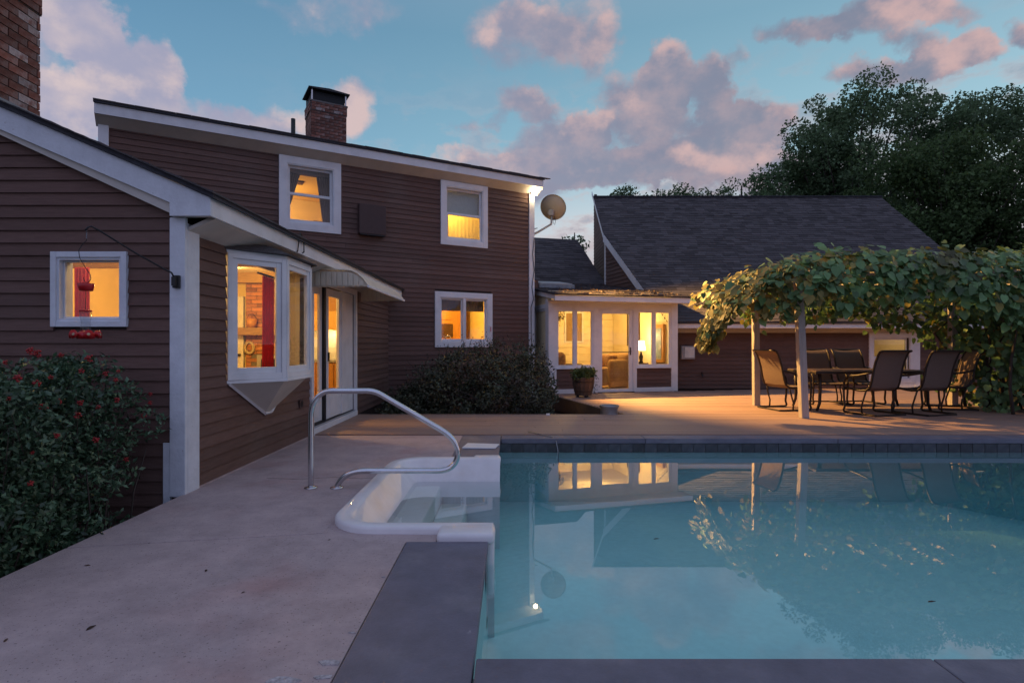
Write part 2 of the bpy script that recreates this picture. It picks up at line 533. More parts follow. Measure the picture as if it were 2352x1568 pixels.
class MB:
    def __init__(s):
        s.v, s.f = [], []

    def add(s, vs, fs):
        n = len(s.v)
        s.v += [tuple(v) for v in vs]
        s.f += [tuple(i + n for i in f) for f in fs]
        return s

    def hexa(s, b, t):
        """bottom four points and top four points in the same order"""
        vs = [Vector(x) for x in b + t]
        d = (vs[1] - vs[0]).cross(vs[3] - vs[0]).dot(vs[4] - vs[0])
        fs = [(3, 2, 1, 0), (4, 5, 6, 7), (0, 1, 5, 4), (1, 2, 6, 5), (2, 3, 7, 6), (3, 0, 4, 7)]
        if d < 0:
            fs = [f[::-1] for f in fs]
        return s.add(vs, fs)

    def box(s, F, u0, u1, w0, w1, z0, z1):
        q = ((u0, w0), (u1, w0), (u1, w1), (u0, w1))
        return s.hexa([F.p(a, b, z0) for a, b in q], [F.p(a, b, z1) for a, b in q])

    def prism(s, F, poly, w0, w1):
        """polygon in the (u,z) plane, given thickness along w"""
        n = len(poly)
        a = [F.p(u, w0, z) for u, z in poly]
        b = [F.p(u, w1, z) for u, z in poly]
        fs = [tuple(range(n)), tuple(range(2 * n - 1, n - 1, -1))]
        fs += [(i, n + i, n + (i + 1) % n, (i + 1) % n) for i in range(n)]
        return s.add(a + b, fs)

    def slab(s, poly, z0, z1):
        """polygon in plan, thickness along z"""
        n = len(poly)
        ar = sum(poly[i][0] * poly[(i + 1) % n][1] - poly[(i + 1) % n][0] * poly[i][1] for i in range(n))
        if ar < 0:
            poly = poly[::-1]
        a = [(x, y, z0) for x, y in poly]
        b = [(x, y, z1) for x, y in poly]
        fs = [tuple(range(n - 1, -1, -1)), tuple(range(n, 2 * n))]
        fs += [(i, (i + 1) % n, n + (i + 1) % n, n + i) for i in range(n)]
        return s.add(a + b, fs)

    def tube(s, pts, r, n=8, closed=False):
        pts = [Vector(p) for p in pts]
        m = len(pts)
        rs = r if isinstance(r, (list, tuple)) else [r] * m
        ref = None
        rings = []
        for i, p in enumerate(pts):
            if closed:
                t = pts[(i + 1) % m] - pts[i - 1]
            else:
                t = pts[min(i + 1, m - 1)] - pts[max(i - 1, 0)]
            t.normalize()
            if ref is None:
                ref = Vector((0, 0, 1)) if abs(t.z) < .9 else Vector((1, 0, 0))
            a = ref - t * ref.dot(t)
            if a.length < 1e-6:
                a = t.orthogonal()
            a.normalize()
            ref = a
            b = t.cross(a)
            rings.append([p + (a * math.cos(2 * math.pi * k / n) + b * math.sin(2 * math.pi * k / n)) * rs[i] for k in range(n)])
        vs = [v for ring in rings for v in ring]
        fs = []
        for i in range(m if closed else m - 1):
            j = (i + 1) % m
            for k in range(n):
                fs.append((i * n + k, i * n + (k + 1) % n, j * n + (k + 1) % n, j * n + k))
        if not closed:
            fs.append(tuple(range(n - 1, -1, -1)))
            fs.append(tuple((m - 1) * n + k for k in range(n)))
        return s.add(vs, fs)

    def lathe(s, prof, o, n=20):
        o = Vector(o)
        vs, fs = [], []
        m = len(prof)
        for r, z in prof:
            for k in range(n):
                a = 2 * math.pi * k / n
                vs.append(o + Vector((r * math.cos(a), r * math.sin(a), z)))
        for i in range(m - 1):
            for k in range(n):
                fs.append((i * n + k, i * n + (k + 1) % n, (i + 1) * n + (k + 1) % n, (i + 1) * n + k))
        fs.append(tuple(range(n - 1, -1, -1)))
        fs.append(tuple((m - 1) * n + k for k in range(n)))
        return s.add(vs, fs)

    def build(s, name, m, parent=None, smooth=False, bevel=0.0, seg=2):
        me = bpy.data.meshes.new(name)
        me.from_pydata(s.v, [], s.f)
        me.update()
        me.materials.append(M[m] if isinstance(m, str) else m)
        if smooth:
            me.polygons.foreach_set('use_smooth', [True] * len(me.polygons))
        o = link(name, me, parent)
        if bevel:
            b = o.modifiers.new('bevel', 'BEVEL')
            b.width = bevel
            b.segments = seg
            b.limit_method = 'ANGLE'
            b.angle_limit = math.radians(40)
            b.harden_normals = False
        return o


def link(name, data, parent=None, at=None):
    o = bpy.data.objects.new(name, data)
    COL.objects.link(o)
    if parent is not None:
        o.parent = parent
        if at is None:
            o.matrix_parent_inverse = BASE[parent].inverted()
            BASE[o] = Matrix.Identity(4)
    if at is not None:
        o.matrix_basis = at
    if o not in BASE:
        BASE[o] = Matrix.Identity(4)
    return o


BASE = {}


def tag(o, label, cat, group=None, kind=None):
    if label:
        o['label'] = label
    if cat:
        o['category'] = cat
    if group:
        o['group'] = group
    if kind:
        o['kind'] = kind
    return o


def thing(name, label, cat, loc=(0, 0, 0), group=None, kind=None):
    o = bpy.data.objects.new(name, None)
    COL.objects.link(o)
    o.location = loc
    o.empty_display_size = .2
    BASE[o] = Matrix.Translation(loc)
    return tag(o, label, cat, group, kind)


def part(name, parent, loc=(0, 0, 0)):
    """an empty that groups sub-parts under a thing; geometry below is in world coordinates"""
    o = bpy.data.objects.new(name, None)
    COL.objects.link(o)
    o.parent = parent
    o.matrix_parent_inverse = BASE[parent].inverted()
    o.location = loc
    BASE[o] = Matrix.Translation(loc)
    return o


def place(mesh, name, parent, mw):
    """an object that shares mesh data, put at world matrix mw under parent"""
    o = bpy.data.objects.new(name, mesh)
    COL.objects.link(o)
    o.parent = parent
    o.matrix_parent_inverse = BASE[parent].inverted()
    o.matrix_basis = mw
    BASE[o] = mw
    return o


def rect_minus(u0, u1, z0, z1, holes):
    us = sorted({u0, u1, *[min(max(h[0], u0), u1) for h in holes], *[min(max(h[1], u0), u1) for h in holes]})
    zs = sorted({z0, z1, *[min(max(h[2], z0), z1) for h in holes], *[min(max(h[3], z0), z1) for h in holes]})
    out = []
    for i in range(len(us) - 1):
        run = None
        for j in range(len(zs) - 1):
            c = ((us[i] + us[i + 1]) / 2, (zs[j] + zs[j + 1]) / 2)
            if any(h[0] < c[0] < h[1] and h[2] < c[1] < h[3] for h in holes):
                if run:
                    out.append(run)
                run = None
            else:
                run = (us[i], us[i + 1], run[2] if run else zs[j], zs[j + 1])
        if run:
            out.append(run)
    return out


def wall_core(parent, F, u0, u1, z0, z1, holes, w0=-.14, w1=-.022, m='core', name='wall'):
    b = MB()
    for r in rect_minus(u0, u1, z0, z1, holes):
        b.box(F, r[0], r[1], w0, w1, r[2], r[3])
    return b.build(name, m, parent)


def siding(parent, F, u0, u1, z0, z1, holes=(), ex=.1, lim=None, m='siding', name='siding_board'):
    """lapped boards; lim(z) -> (umin,umax) trims the ends of a row to a slope"""
    z = z0
    n = 0
    while z < z1 - .012:
        zt = min(z + ex, z1)
        mid = (z + zt) / 2
        segs = [(u0, u1)]
        for h in holes:
            if h[2] < mid < h[3]:
                ns = []
                for a, b in segs:
                    if h[0] > a:
                        ns.append((a, min(b, h[0])))
                    if h[1] < b:
                        ns.append((max(a, h[1]), b))
                segs = [(a, b) for a, b in ns if b - a > .01]
        for a, b in segs:
            ab, at_, bb, bt = a, a, b, b
            if lim:
                lo, hi = lim(z), lim(zt)
                ab, bb = max(a, lo[0]), min(b, lo[1])
                at_, bt = max(a, hi[0]), min(b, hi[1])
                if bb - ab < .02:
                    continue
                if bt - at_ < .001:
                    bt = at_ = (at_ + bt) / 2
            # butt joints every few metres
            cuts = [0, 1]
            if not lim and b - a > 4.2:
                cuts = [0, R.uniform(.35, .65), 1]
            for c0, c1 in zip(cuts, cuts[1:]):
                e0 = .0015 if c0 > 0 else 0
                e1 = .0015 if c1 < 1 else 0
                x0, x1 = ab + (bb - ab) * c0 + e0, ab + (bb - ab) * c1 - e1
                y0, y1 = at_ + (bt - at_) * c0 + e0, at_ + (bt - at_) * c1 - e1
                j = R.uniform(-.0015, .0015)
                t = MB()
                t.hexa([F.p(x0, -.022, z), F.p(x1, -.022, z), F.p(x1, .002 + j, z), F.p(x0, .002 + j, z)],
                       [F.p(y0, -.022, zt + .006), F.p(y1, -.022, zt + .006), F.p(y1, -.015, zt + .006), F.p(y0, -.015, zt + .006)])
                t.build(name, m, parent)
                n += 1
        z += ex
    return n


def frame_boards(b, F, u0, u1, z0, z1, t, w0, w1, tb=None, tt=None):
    tb = t if tb is None else tb
    tt = t if tt is None else tt
    b.box(F, u0, u0 + t, w0, w1, z0, z1)
    b.box(F, u1 - t, u1, w0, w1, z0, z1)
    b.box(F, u0 + t, u1 - t, w0, w1 - .002, z0, z0 + tb)
    b.box(F, u0 + t, u1 - t, w0, w1 - .002, z1 - tt, z1)


def window(parent, F, u0, u1, z0, z1, kind, cas=.12, sash=.05, m='white', cas_proud=.03, bottom=None):
    """casing, frame, sashes and panes; returns the opening to cut into the wall"""
    w = part('window', parent, F.p((u0 + u1) / 2, 0, z0))
    b = MB()
    frame_boards(b, F, u0, u1, z0, z1, cas, -.02, cas_proud, bottom)
    b.build('casing', m, w, bevel=.003)
    a0, a1, c0, c1 = u0 + cas, u1 - cas, z0 + (bottom or cas), z1 - cas
    b = MB()
    frame_boards(b, F, a0 - .004, a1 + .004, c0 - .004, c1 + .004, .024, -.13, cas_proud - .014)
    b.build('frame', m, w)
    a0, a1, c0, c1 = a0 + .02, a1 - .02, c0 + .02, c1 - .02
    panes = []
    if kind == 'double':
        mid = (c0 + c1) / 2
        panes = [(a0, a1, mid - .02, c1, -.055), (a0, a1, c0, mid + .02, -.022)]
    elif kind == 'casement':
        mid = (a0 + a1) / 2
        b = MB().box(F, mid - .03, mid + .03, -.10, cas_proud - .006, c0, c1)
        b.build('mullion', m, w)
        panes = [(a0, mid - .03, c0, c1, -.03), (mid + .03, a1, c0, c1, -.03)]
    else:
        panes = [(a0, a1, c0, c1, -.03)]
    for p in panes:
        b = MB()
        frame_boards(b, F, p[0], p[1], p[2], p[3], sash, p[4] - .032, p[4], sash * 1.25)
        b.build('sash', m, w, bevel=.003)
        b = MB().box(F, p[0] + sash - .006, p[1] - sash + .006, p[4] - .020, p[4] - .015, p[2] + sash - .006, p[3] - sash + .006)
        b.build('pane', 'pane', w)
    return w


def room(parent, F, u0, u1, z0, z1, depth, wall='wall_y', floor='floor_w', ceil='ceil', w0=-.15, open0=False):
    q = [F.p(u0, w0, 0), F.p(u0, -depth, 0), F.p(u1, -depth, 0), F.p(u1, w0, 0)]
    t = .06

    def bb(name, a, b, c, d, e, f, m):
        MB().box(F, a, b, c, d, e, f).build(name, m, parent)
    if not open0:
        bb('interior_wall', u0 - t, u0, -depth - t, w0, z0 - t, z1 + t, wall)
    bb('interior_wall', u1, u1 + t, -depth - t, w0, z0 - t, z1 + t, wall)
    bb('interior_wall', u0, u1, -depth - t, -depth, z0 - t, z1 + t, wall)
    bb('interior_floor', u0, u1, -depth, w0, z0 - t, z0, floor)
    bb('interior_ceiling', u0, u1, -depth, w0, z1, z1 + t, ceil)
    return q


def lamp(name, loc, power, col=(1.0, .60, .22), r=.12):
    d = bpy.data.lights.new(name, 'POINT')
    d.energy = power
    d.color = col
    d.shadow_soft_size = r
    o = bpy.data.objects.new(name, d)
    COL.objects.link(o)
    o.location = loc
    return o


def fixture(name, label, loc, r=.09):
    """a small glowing ceiling globe for a room light"""
    t = thing(name, label, 'ceiling light', loc)
    b = MB().lathe([(r * .2, -r), (r * .75, -r * .7), (r, -r * .2), (r * .85, r * .3), (r * .5, r * .5)], loc, 14)
    b.build('globe', 'bulb_in', t, True)
    MB().lathe([(r * .6, r * .5), (r * .6, r * .8)], loc, 14).build('base', 'white', t)
    return t


def np_mesh(name, verts, faces, m, parent=None, smooth=False):
    """verts (n,3), faces (k,q) of equal size"""
    me = bpy.data.meshes.new(name)
    nv, nf, q = len(verts), len(faces), faces.shape[1]
    me.vertices.add(nv)
    me.vertices.foreach_set('co', np.ascontiguousarray(verts, dtype=np.float32).ravel())
    me.loops.add(nf * q)
    me.loops.foreach_set('vertex_index', np.ascontiguousarray(faces, dtype=np.int32).ravel())
    me.polygons.add(nf)
    me.polygons.foreach_set('loop_start', np.arange(0, nf * q, q, dtype=np.int32))
    me.update(calc_edges=True)
    me.validate()
    me.materials.append(M[m] if isinstance(m, str) else m)
    return link(name, me, parent)


def rand_rot(n, flat=0.0):
    """random orthonormal bases (n,3,3); flat>0 turns the normals towards +z"""
    nrm = NR.normal(size=(n, 3))
    nrm[:, 2] = nrm[:, 2] + flat
    nrm /= np.linalg.norm(nrm, axis=1, keepdims=True)
    t = NR.normal(size=(n, 3))
    t -= (t * nrm).sum(1, keepdims=True) * nrm
    t /= np.linalg.norm(t, axis=1, keepdims=True)
    return np.stack([t, np.cross(nrm, t), nrm], axis=1)


def leaves(name, pts, size, m, parent, flat=0.4, aspect=.5, jitter=.35, fold=.25, kind='stuff'):
    """one folded leaf (two quads, six vertices) at each point"""
    n = len(pts)
    B = rand_rot(n, flat)
    s = size * (1 + NR.uniform(-jitter, jitter, n))
    loc = np.array([[0, 0, 0], [.45, aspect * .5, fold * .5], [1, 0, .05], [.45, -aspect * .5, fold * .5]])
    v = np.einsum('kj,njc->nkc', loc, B) * s[:, None, None] + pts[:, None, :]
    i = np.arange(n)[:, None] * 4
    f = np.concatenate([i + np.array([[0, 2, 1]]), i + np.array([[0, 3, 2]])], axis=0)
    o = np_mesh(name, v.reshape(-1, 3), f, m, parent)
    if kind:
        o['kind'] = kind
    return o


def clump_points(centres, radii, per, squash=.8):
    out = []
    for c, r in zip(centres, radii):
        k = max(4, int(per * r * r * 10)) if per > 0 else int(-per)
        d = NR.normal(size=(k, 3))
        d /= np.linalg.norm(d, axis=1, keepdims=True)
        q = d * (r * NR.uniform(.45, 1.0, k) ** .5)[:, None]
        q[:, 2] *= squash
        out.append(q + np.array(c))
    return np.concatenate(out)


# ------------------------------------------------------------------ ground, patio, pool, deck
def build_ground():
    b = MB()
    B = 1400
    hx0, hx1, hy0, hy1 = -1.3, 9.8, 1.9, 7.4
    for x0, x1, y0, y1 in ((-B, hx0, -B, B), (hx1, B, -B, B), (hx0, hx1, -B, hy0), (hx0, hx1, hy1, B)):
        b.add([(x0, y0, -.40), (x1, y0, -.40), (x1, y1, -.40), (x0, y1, -.40)], [(0, 1, 2, 3)])
    tag(b.build('ground', 'grass'), None, None, None, 'structure')
    s = MB().add([(-9, -2, -.30), (-2.66, -2, -.30), (-2.66, 4.4, -.30), (-9, 4.4, -.30)], [(0, 1, 2, 3)])
    tag(s.build('planting_bed', 'soil'), None, None, None, 'structure')
    s = MB().add([(-2.6, 9.4, -.34), (1.95, 9.4, -.34), (1.0, 13.9, -.34), (-2.6, 12.2, -.34)], [(0, 1, 2, 3)])
    tag(s.build('shrub_bed', 'soil'), None, None, None, 'structure')


def build_patio():
    t = thing('patio', None, None, (-1.6, 3, 0), None, 'structure')
    jl, jr = 3.315, 3.575                      # control joint, slightly askew
    XL, XC = -2.63, -1.205

    def jy(x):
        return jl + (jr - jl) * (x - XL) / (XC - XL)
    MB().slab([(XL, -3), (-.645, -3), (-.645, 3.418), (-.462, 3.418), (-.462, 3.55), (XC, jr), (XL, jl)], -.16, 0).build('slab', 'concrete', t, bevel=.004)
    MB().slab([(XL, jl + .009), (XC, jr + .009), (XC, 5.84), (-.645, 5.84), (-.645, 7.40), (XL, 7.40)], -.16, 0).build('slab', 'concrete', t, bevel=.004)
    MB().slab([(-.645, -3), (14, -3), (14, 1.62), (-.645, 1.62)], -.16, 0).build('slab', 'concrete', t, bevel=.004)
    MB().slab([(XL, 3.2), (-.6, 3.2), (-.6, 3.7), (XL, 3.7)], -.17, -.03).build('joint_bed', 'joint', t)
    for tri in ([(-1.2045, 3.583), (-1.2045, 3.86), (-.93, 3.583)], [(-1.2045, 5.839), (-.88, 5.839), (-1.2045, 5.50)], [(-1.2045, 3.574), (-.70, 3.555), (-.70, 3.582), (-1.2045, 3.582)]):
        MB().slab(tri, -.16, -.0015).build('slab_infill', 'concrete', t)
    # hairline cracks
    for pts in (((-2.2, 5.05), (-1.9, 5.0), (-1.62, 5.08), (-1.35, 5.03), (-1.24, 5.06)),):
        for (xa, ya), (xb, yb) in zip(pts, pts[1:]):
            n_ = Vector((yb - ya, xa - xb)).normalized() * .0016
            MB().slab([(xa + n_.x, ya + n_.y), (xb + n_.x, yb + n_.y), (xb - n_.x, yb - n_.y), (xa - n_.x, ya - n_.y)], -.004, .0012).build('crack', 'joint', t)
    # chipped pale patches where the concrete meets the coping
    for i, (x, y, s) in enumerate(((-.69, 2.12, .055), (-.82, 2.01, .085), (-.68, 2.03, .04), (-.665, 2.34, .02), (-.66, 2.9, .016))):
        k = 9
        poly = [(x + s * R.uniform(.5, 1) * math.cos(6.283 * j / k), y + s * .45 * R.uniform(.5, 1) * math.sin(6.283 * j / k)) for j in range(k)]
        poly = [(min(px, -.65), py) for px, py in poly]
        MB().slab(poly, -.01, .0035).build('patch', CHIP, t)
    return t


CHIP = mat('chipped_concrete', (.40, .365, .385), .9, 60, .45, .8, 90)


def build_pool():
    t = thing('swimming_pool', 'rectangular pool with pale liner, bluestone coping and dark waterline tiles', 'pool', (4.7, 4.6, -.9))
    x0, x1, y0, y1 = -.165, 9.6, 2.125, 7.15
    zt, zs, zd = -.062, -.80, -1.25
    prof = [(x0, zs), (5.2, zs), (7.6, zd), (x1, zd)]
    b = MB()
    for (a, za), (c, zc) in zip(prof, prof[1:]):
        b.add([(a, y0, za), (c, y0, zc), (c, y1, zc), (a, y1, za)], [(0, 1, 2, 3)])
        b.add([(a, y0, zt), (c, y0, zt), (c, y0, zc), (a, y0, za)], [(0, 1, 2, 3)])
        b.add([(a, y1, zt), (c, y1, zt), (c, y1, zc), (a, y1, za)], [(3, 2, 1, 0)])
    b.add([(x1, y0, zt), (x1, y1, zt), (x1, y1, zd), (x1, y0, zd)], [(0, 1, 2, 3)])
    for ya, yb, zz in ((y0, 3.64, zt), (3.64, 5.74, -.66), (5.74, y1, zt)):
        b.add([(x0, ya, zz), (x0, yb, zz), (x0, yb, zs), (x0, ya, zs)], [(3, 2, 1, 0)])
    b.build('liner', 'liner', t)
    # stone coping
    ov = .02
    slabs = [(-.64, x0 + ov, 1.64, 3.415), (-.64, x0 + ov, 5.88, 7.40)]
    xs = [x0 + ov + .006, 1.60, 3.45, 5.3, 7.2, 9.0, 10.1]
    slabs += [(a + .003, c - .003, 1.64, y0 + ov) for a, c in zip(xs, xs[1:])]
    xs = [x0 + ov + .006, 1.69, 4.13, 6.55, 9.0, 10.1]
    slabs += [(a + .003, c - .003, y1 - ov, 7.40) for a, c in zip(xs, xs[1:])]
    slabs += [(x1 - ov, 10.1, y0 + .03, y1 - .03)]
    for a, c, d, e in slabs:
        MB().box(W, a, c, d, e, -.058, .004 + R.uniform(-.001, .0015)).build('coping_stone', 'slate', t, bevel=.006)
    # waterline tiles along the far and side walls
    MB().box(W, x0, x1, y1 - .004, y1 + .05, -.17, -.062).build('grout_bed', 'grout', t)
    me = None
    k = 0
    x = x0 + .004
    while x < x1 - .1:
        if me is None:
            me = MB().box(W, 0, .148, -.006, .004, 0, .108).build('waterline_tile', 'tile', t, bevel=.003).data
            first = COL.objects[-1]
            o = [q for q in t.children if q.name.startswith('waterline_tile')][0]
            o.matrix_parent_inverse = BASE[t].inverted()
            o.matrix_basis = Matrix.Translation((x, y1 - .006, -.172))
            md = o
        else:
            q = place(me, 'waterline_tile', t, Matrix.Translation((x, y1 - .006 - R.uniform(0, .0015), -.172)))
        x += .154
        k += 1
    return t


def sweep(b, path, prof, inward=1):
    """sweep an open profile (offset, z) along a plan path"""
    n = len(path)
    rings = []
    for i, p in enumerate(path):
        p = Vector((p[0], p[1]))
        d0 = (p - Vector(path[i - 1][:2])).normalized() if i else None
        d1 = (Vector(path[i + 1][:2]) - p).normalized() if i < n - 1 else None
        d = ((d0 or d1) + (d1 or d0)).normalized()
        nrm = Vector((d.y, -d.x))
        c = nrm.dot(Vector((d0.y, -d0.x))) if d0 else 1.0
        rings.append([(p.x + nrm.x * o / max(c, .5), p.y + nrm.y * o / max(c, .5), z) for o, z in prof])
    m = len(prof)
    vs = [v for r in rings for v in r]
    fs = [(i * m + k, i * m + k + 1, (i + 1) * m + k + 1, (i + 1) * m + k) for i in range(n - 1) for k in range(m - 1)]
    return b.add(vs, fs)


def arc(cx, cy, r, a0, a1, n):
    return [(cx + r * math.cos(math.radians(a0 + (a1 - a0) * i / n)), cy + r * math.sin(math.radians(a0 + (a1 - a0) * i / n))) for i in range(n + 1)]


def build_steps():
    t = thing('pool_step_unit', 'white moulded fibreglass corner step unit set into the left edge of the pool', 'pool steps', (-.65, 4.68, 0))
    path = [(-.12, 3.625)] + arc(-.87, 3.895, .27, 270, 180, 9) + arc(-.87, 5.45, .27, 180, 90, 9) + [(-.12, 5.72)]
    prof = [(-.068, -.03), (-.070, .026), (-.064, .041), (-.052, .048), (.012, .048), (.030, .043), (.042, .030), (.060, .005), (.115, -.065), (.170, -.125), (.205, -.172), (.215, -.24), (.22, -.9)]
    sweep(MB(), path, prof).build('rim', 'fibreglass', t, True)
    zs = (-.188, -.36, -.56)
    xs = (-.96, -.70, -.44, -.175)
    for i in range(3):
        poly = [(xs[i], 3.60), (xs[3] - .002 * i, 3.60), (xs[3] - .002 * i, 5.75), (xs[i], 5.75)]
        if i:
            a, c = xs[i], .16
            poly = arc(a + c, 3.70 + c - .05, c, 270, 180, 5)[::-1][::-1] + arc(a + c, 5.66 - c + .05, c, 180, 90, 5)
            poly = poly + [(xs[3] - .002 * i, 5.71 + .001 * i), (xs[3] - .002 * i, 3.65 - .001 * i)]
        top = zs[2 - i] if False else zs[i]
        # each lower tread starts one going further out; the boxes stack like a stair
        lo = -.95
        nxt = xs[i + 1]
        if i < 2:
            c = .16
            poly = [(xs[i] - .0, 3.60 + .001 * i), (nxt - .10, 3.60 + .001 * i)] + [(nxt - .10 + .10 * math.sin(math.pi * k / 8 * .5), 3.60 + .26 * (1 - math.cos(math.pi * k / 8 * .5))) for k in range(1, 9)]
            poly += [(nxt, 5.48)] + [(nxt - .10 * (1 - math.cos(math.pi * k / 8 * .5)), 5.48 + .26 * math.sin(math.pi * k / 8 * .5)) for k in range(1, 9)]
            poly += [(xs[i], 5.74 + .001 * i)]
        else:
            poly = [(xs[i], 3.602), (nxt, 3.602), (nxt, 5.742), (xs[i], 5.742)]
        MB().slab(poly, lo + .01 * i, top).build('tread', 'tread', t, bevel=.02, seg=3)
    MB().box(W, -.46, -.105, 3.415, 3.60, -.02, .050).build('coping_lug', 'fibreglass', t, True, bevel=.026, seg=4)
    MB().box(W, -.155, -.112, 3.44, 3.66, -.34, .04).build('coping_lug', 'fibreglass', t, True, bevel=.018, seg=3)
    MB().box(W, -.40, -.115, 5.70, 5.87, -.02, .052).build('coping_lug', 'fibreglass', t, True, bevel=.034, seg=4)
    return t


def build_water():
    b = MB()
    z1, z0 = -.150, -1.9
    poly = [(-.19, 2.10), (9.65, 2.10), (9.65, 7.148), (-.19, 7.148), (-.19, 5.68), (-1.09, 5.68), (-1.09, 3.665), (-.19, 3.665)]
    b.slab(poly, z0, z1)
    o = b.build('pool_water', 'water')
    tag(o, None, None, None, 'structure')
    # floating bits
    for i, (x, y, s, m, lab) in enumerate((
            (4.95, 5.95, .055, 'straw', 'pale curled dry leaf floating on the far right of the pool'),
            (1.00, 3.90, .020, 'leaf_litter', 'small dark leaf floating near the middle of the pool'),
            (-.40, 4.02, .018, 'leaf_litter', 'tiny dark leaf floating above the white pool steps'),
            (2.2, 2.95, .022, 'leaf_litter', 'thin dark twig floating in the near right of the pool'))):
        p = [(-1, -.15, 0), (-.2, -.3, .06), (1, .05, .1), (.1, .3, .12), (-.6, .25, .05)]
        b = MB().add([(x + a * s, y + c * s, z1 + .003 + d * s) for a, c, d in p] + [(x + a * s, y + c * s, z1 + .001 + d * s) for a, c, d in p],
                     [(0, 1, 2, 3, 4), (9, 8, 7, 6, 5)] + [(j, 5 + j, 5 + (j + 1) % 5, (j + 1) % 5) for j in range(5)])
        tag(b.build('floating_leaf', m), lab, 'leaf')


DECK_Z = .012


def edge_x(y):
    """right side of the shrub bed (line from the sunroom corner)"""
    return .869 + .268 * (13.37 - y)


def build_deck():
    t = thing('deck', None, None, (3, 10, 0), None, 'structure')
    y = 7.43
    pitch = .142
    k = 0
    while y < 15.0:
        y2 = y + pitch - .006
        if y < 9.44:
            a0 = -2.60
        elif y < 13.4:
            a0 = edge_x(y) + .01
        else:
            a0 = .869 + (y2 - 13.37) / .268 + .05
        x = a0
        xe = 12.6
        first = True
        while x < xe - .1:
            ln = R.uniform(1.2, 4.8) if first else R.uniform(3.6, 4.9)
            first = False
            e = min(x + ln, xe)
            if xe - e < .6:
                e = xe
            dz = R.uniform(-.0012, .0012)
            MB().box(W, x, e - .004, y, y2, -.022, DECK_Z + dz).build('deck_board', 'deck', t)
            x = e
        y += pitch
        k += 1
    # framing seen at the edges of the bed and along the pool
    b = MB()
    p0, p1 = Vector((.869, 13.37)), Vector((edge_x(9.42), 9.42))
    d = (p1 - p0).normalized()
    F = Frame((p0.x, p0.y), d, (-d.y, d.x))
    n = Vector((-d.y, d.x))
    sgn = 1 if n.x > 0 else -1
    MB().box(F, 0, (p1 - p0).length, sgn * .012, sgn * .05, -.34, -.024).build('rim_joist', 'deck_side', t)
    MB().box(F, .0, (p1 - p0).length - .02, sgn * -.022, sgn * .011, -.30, DECK_Z - .004).build('fascia_board', 'deck_side', t)  # dark framing colour stands in for this side catching little light
    MB().box(W, -2.6, 1.9, 9.40, 9.44, -.34, -.024).build('rim_joist', 'deck_side', t)
    MB().box(W, -2.6, 12.6, 7.405, 7.428, -.16, -.018).build('rim_joist', 'joint', t)
    MB().box(W, -2.6, 12.6, 7.47, 9.38, -.20, -.05).build('joist_shadow_board', 'deck_side', t)
    MB().slab([(2.0, 9.5), (12.5, 9.5), (12.5, 14.9), (4.6, 14.9), (1.2, 13.3)], -.20, -.05).build('joist_shadow_board', 'deck_side', t)


# ------------------------------------------------------------------ left wing of the house
FG = Frame((0, 4.51), (1, 0), (0, -1))          # gable wall: u = x
FS = Frame((-2.63, 0), (0, 1), (1, 0))          # side wall: u = y
RIDGE_X = -5.6
PITCH = .431
EAVE_X, EAVE_T, EAVE_B = -2.371, 2.353, 2.208


def rake_top(x):
    return EAVE_T + PITCH * (EAVE_X - x) if x > RIDGE_X else EAVE_T + PITCH * (EAVE_X - RIDGE_X) - PITCH * (RIDGE_X - x)


def build_brick_chimney(parent, faces, z0, z1, bw, bh, name='chimney', white=.12, corbel=None, core=None):
    """faces: list of (Frame, length). bricks are set on each face, mortar core behind"""
    ch = part('chimney', parent, core[0])
    core[1].build('mortar', 'mortar', ch)
    meshes = {}
    for F, ln in faces:
        row = 0
        z = z0
        while z < z1 - .01:
            off = (row % 2) * bw * .5
            u = -off
            while u < ln - .01:
                a, c = max(u, 0), min(u + bw - .010, ln)
                if c - a > .02:
                    key = (round(c - a, 3),)
                    m = 'brick_white' if R.random() < white else 'brick'
                    key = (round(c - a, 3), m)
                    out = 0.0
                    if corbel and z > corbel:
                        out = .022
                    mw = Matrix.Translation(F.p(a, out + R.uniform(-.003, .004), z)) @ Matrix.Rotation(F.yaw() if F.eu.cross(F.ew).z > 0 else F.yaw(), 4, 'Z')
                    left = F.eu.cross(F.ew).z < 0
                    kk = key + (left,)
                    if kk not in meshes:
                        b = MB()
                        L = Frame((0, 0), (1, 0), (0, -1 if left else 1))
                        b.box(L, 0, c - a, -.04, .006, 0, bh - .010)
                        o = b.build('brick', m, ch, bevel=.0025, seg=1)
                        o.matrix_basis = mw
                        meshes[kk] = o
                    else:
                        q = place(meshes[kk].data, 'brick', ch, mw)
                u += bw
            z += bh
            row += 1
    return ch


def bay_points():
    return [(-2.63, 5.197), (-2.25, 5.61), (-2.25, 6.30), (-2.63, 6.70)]


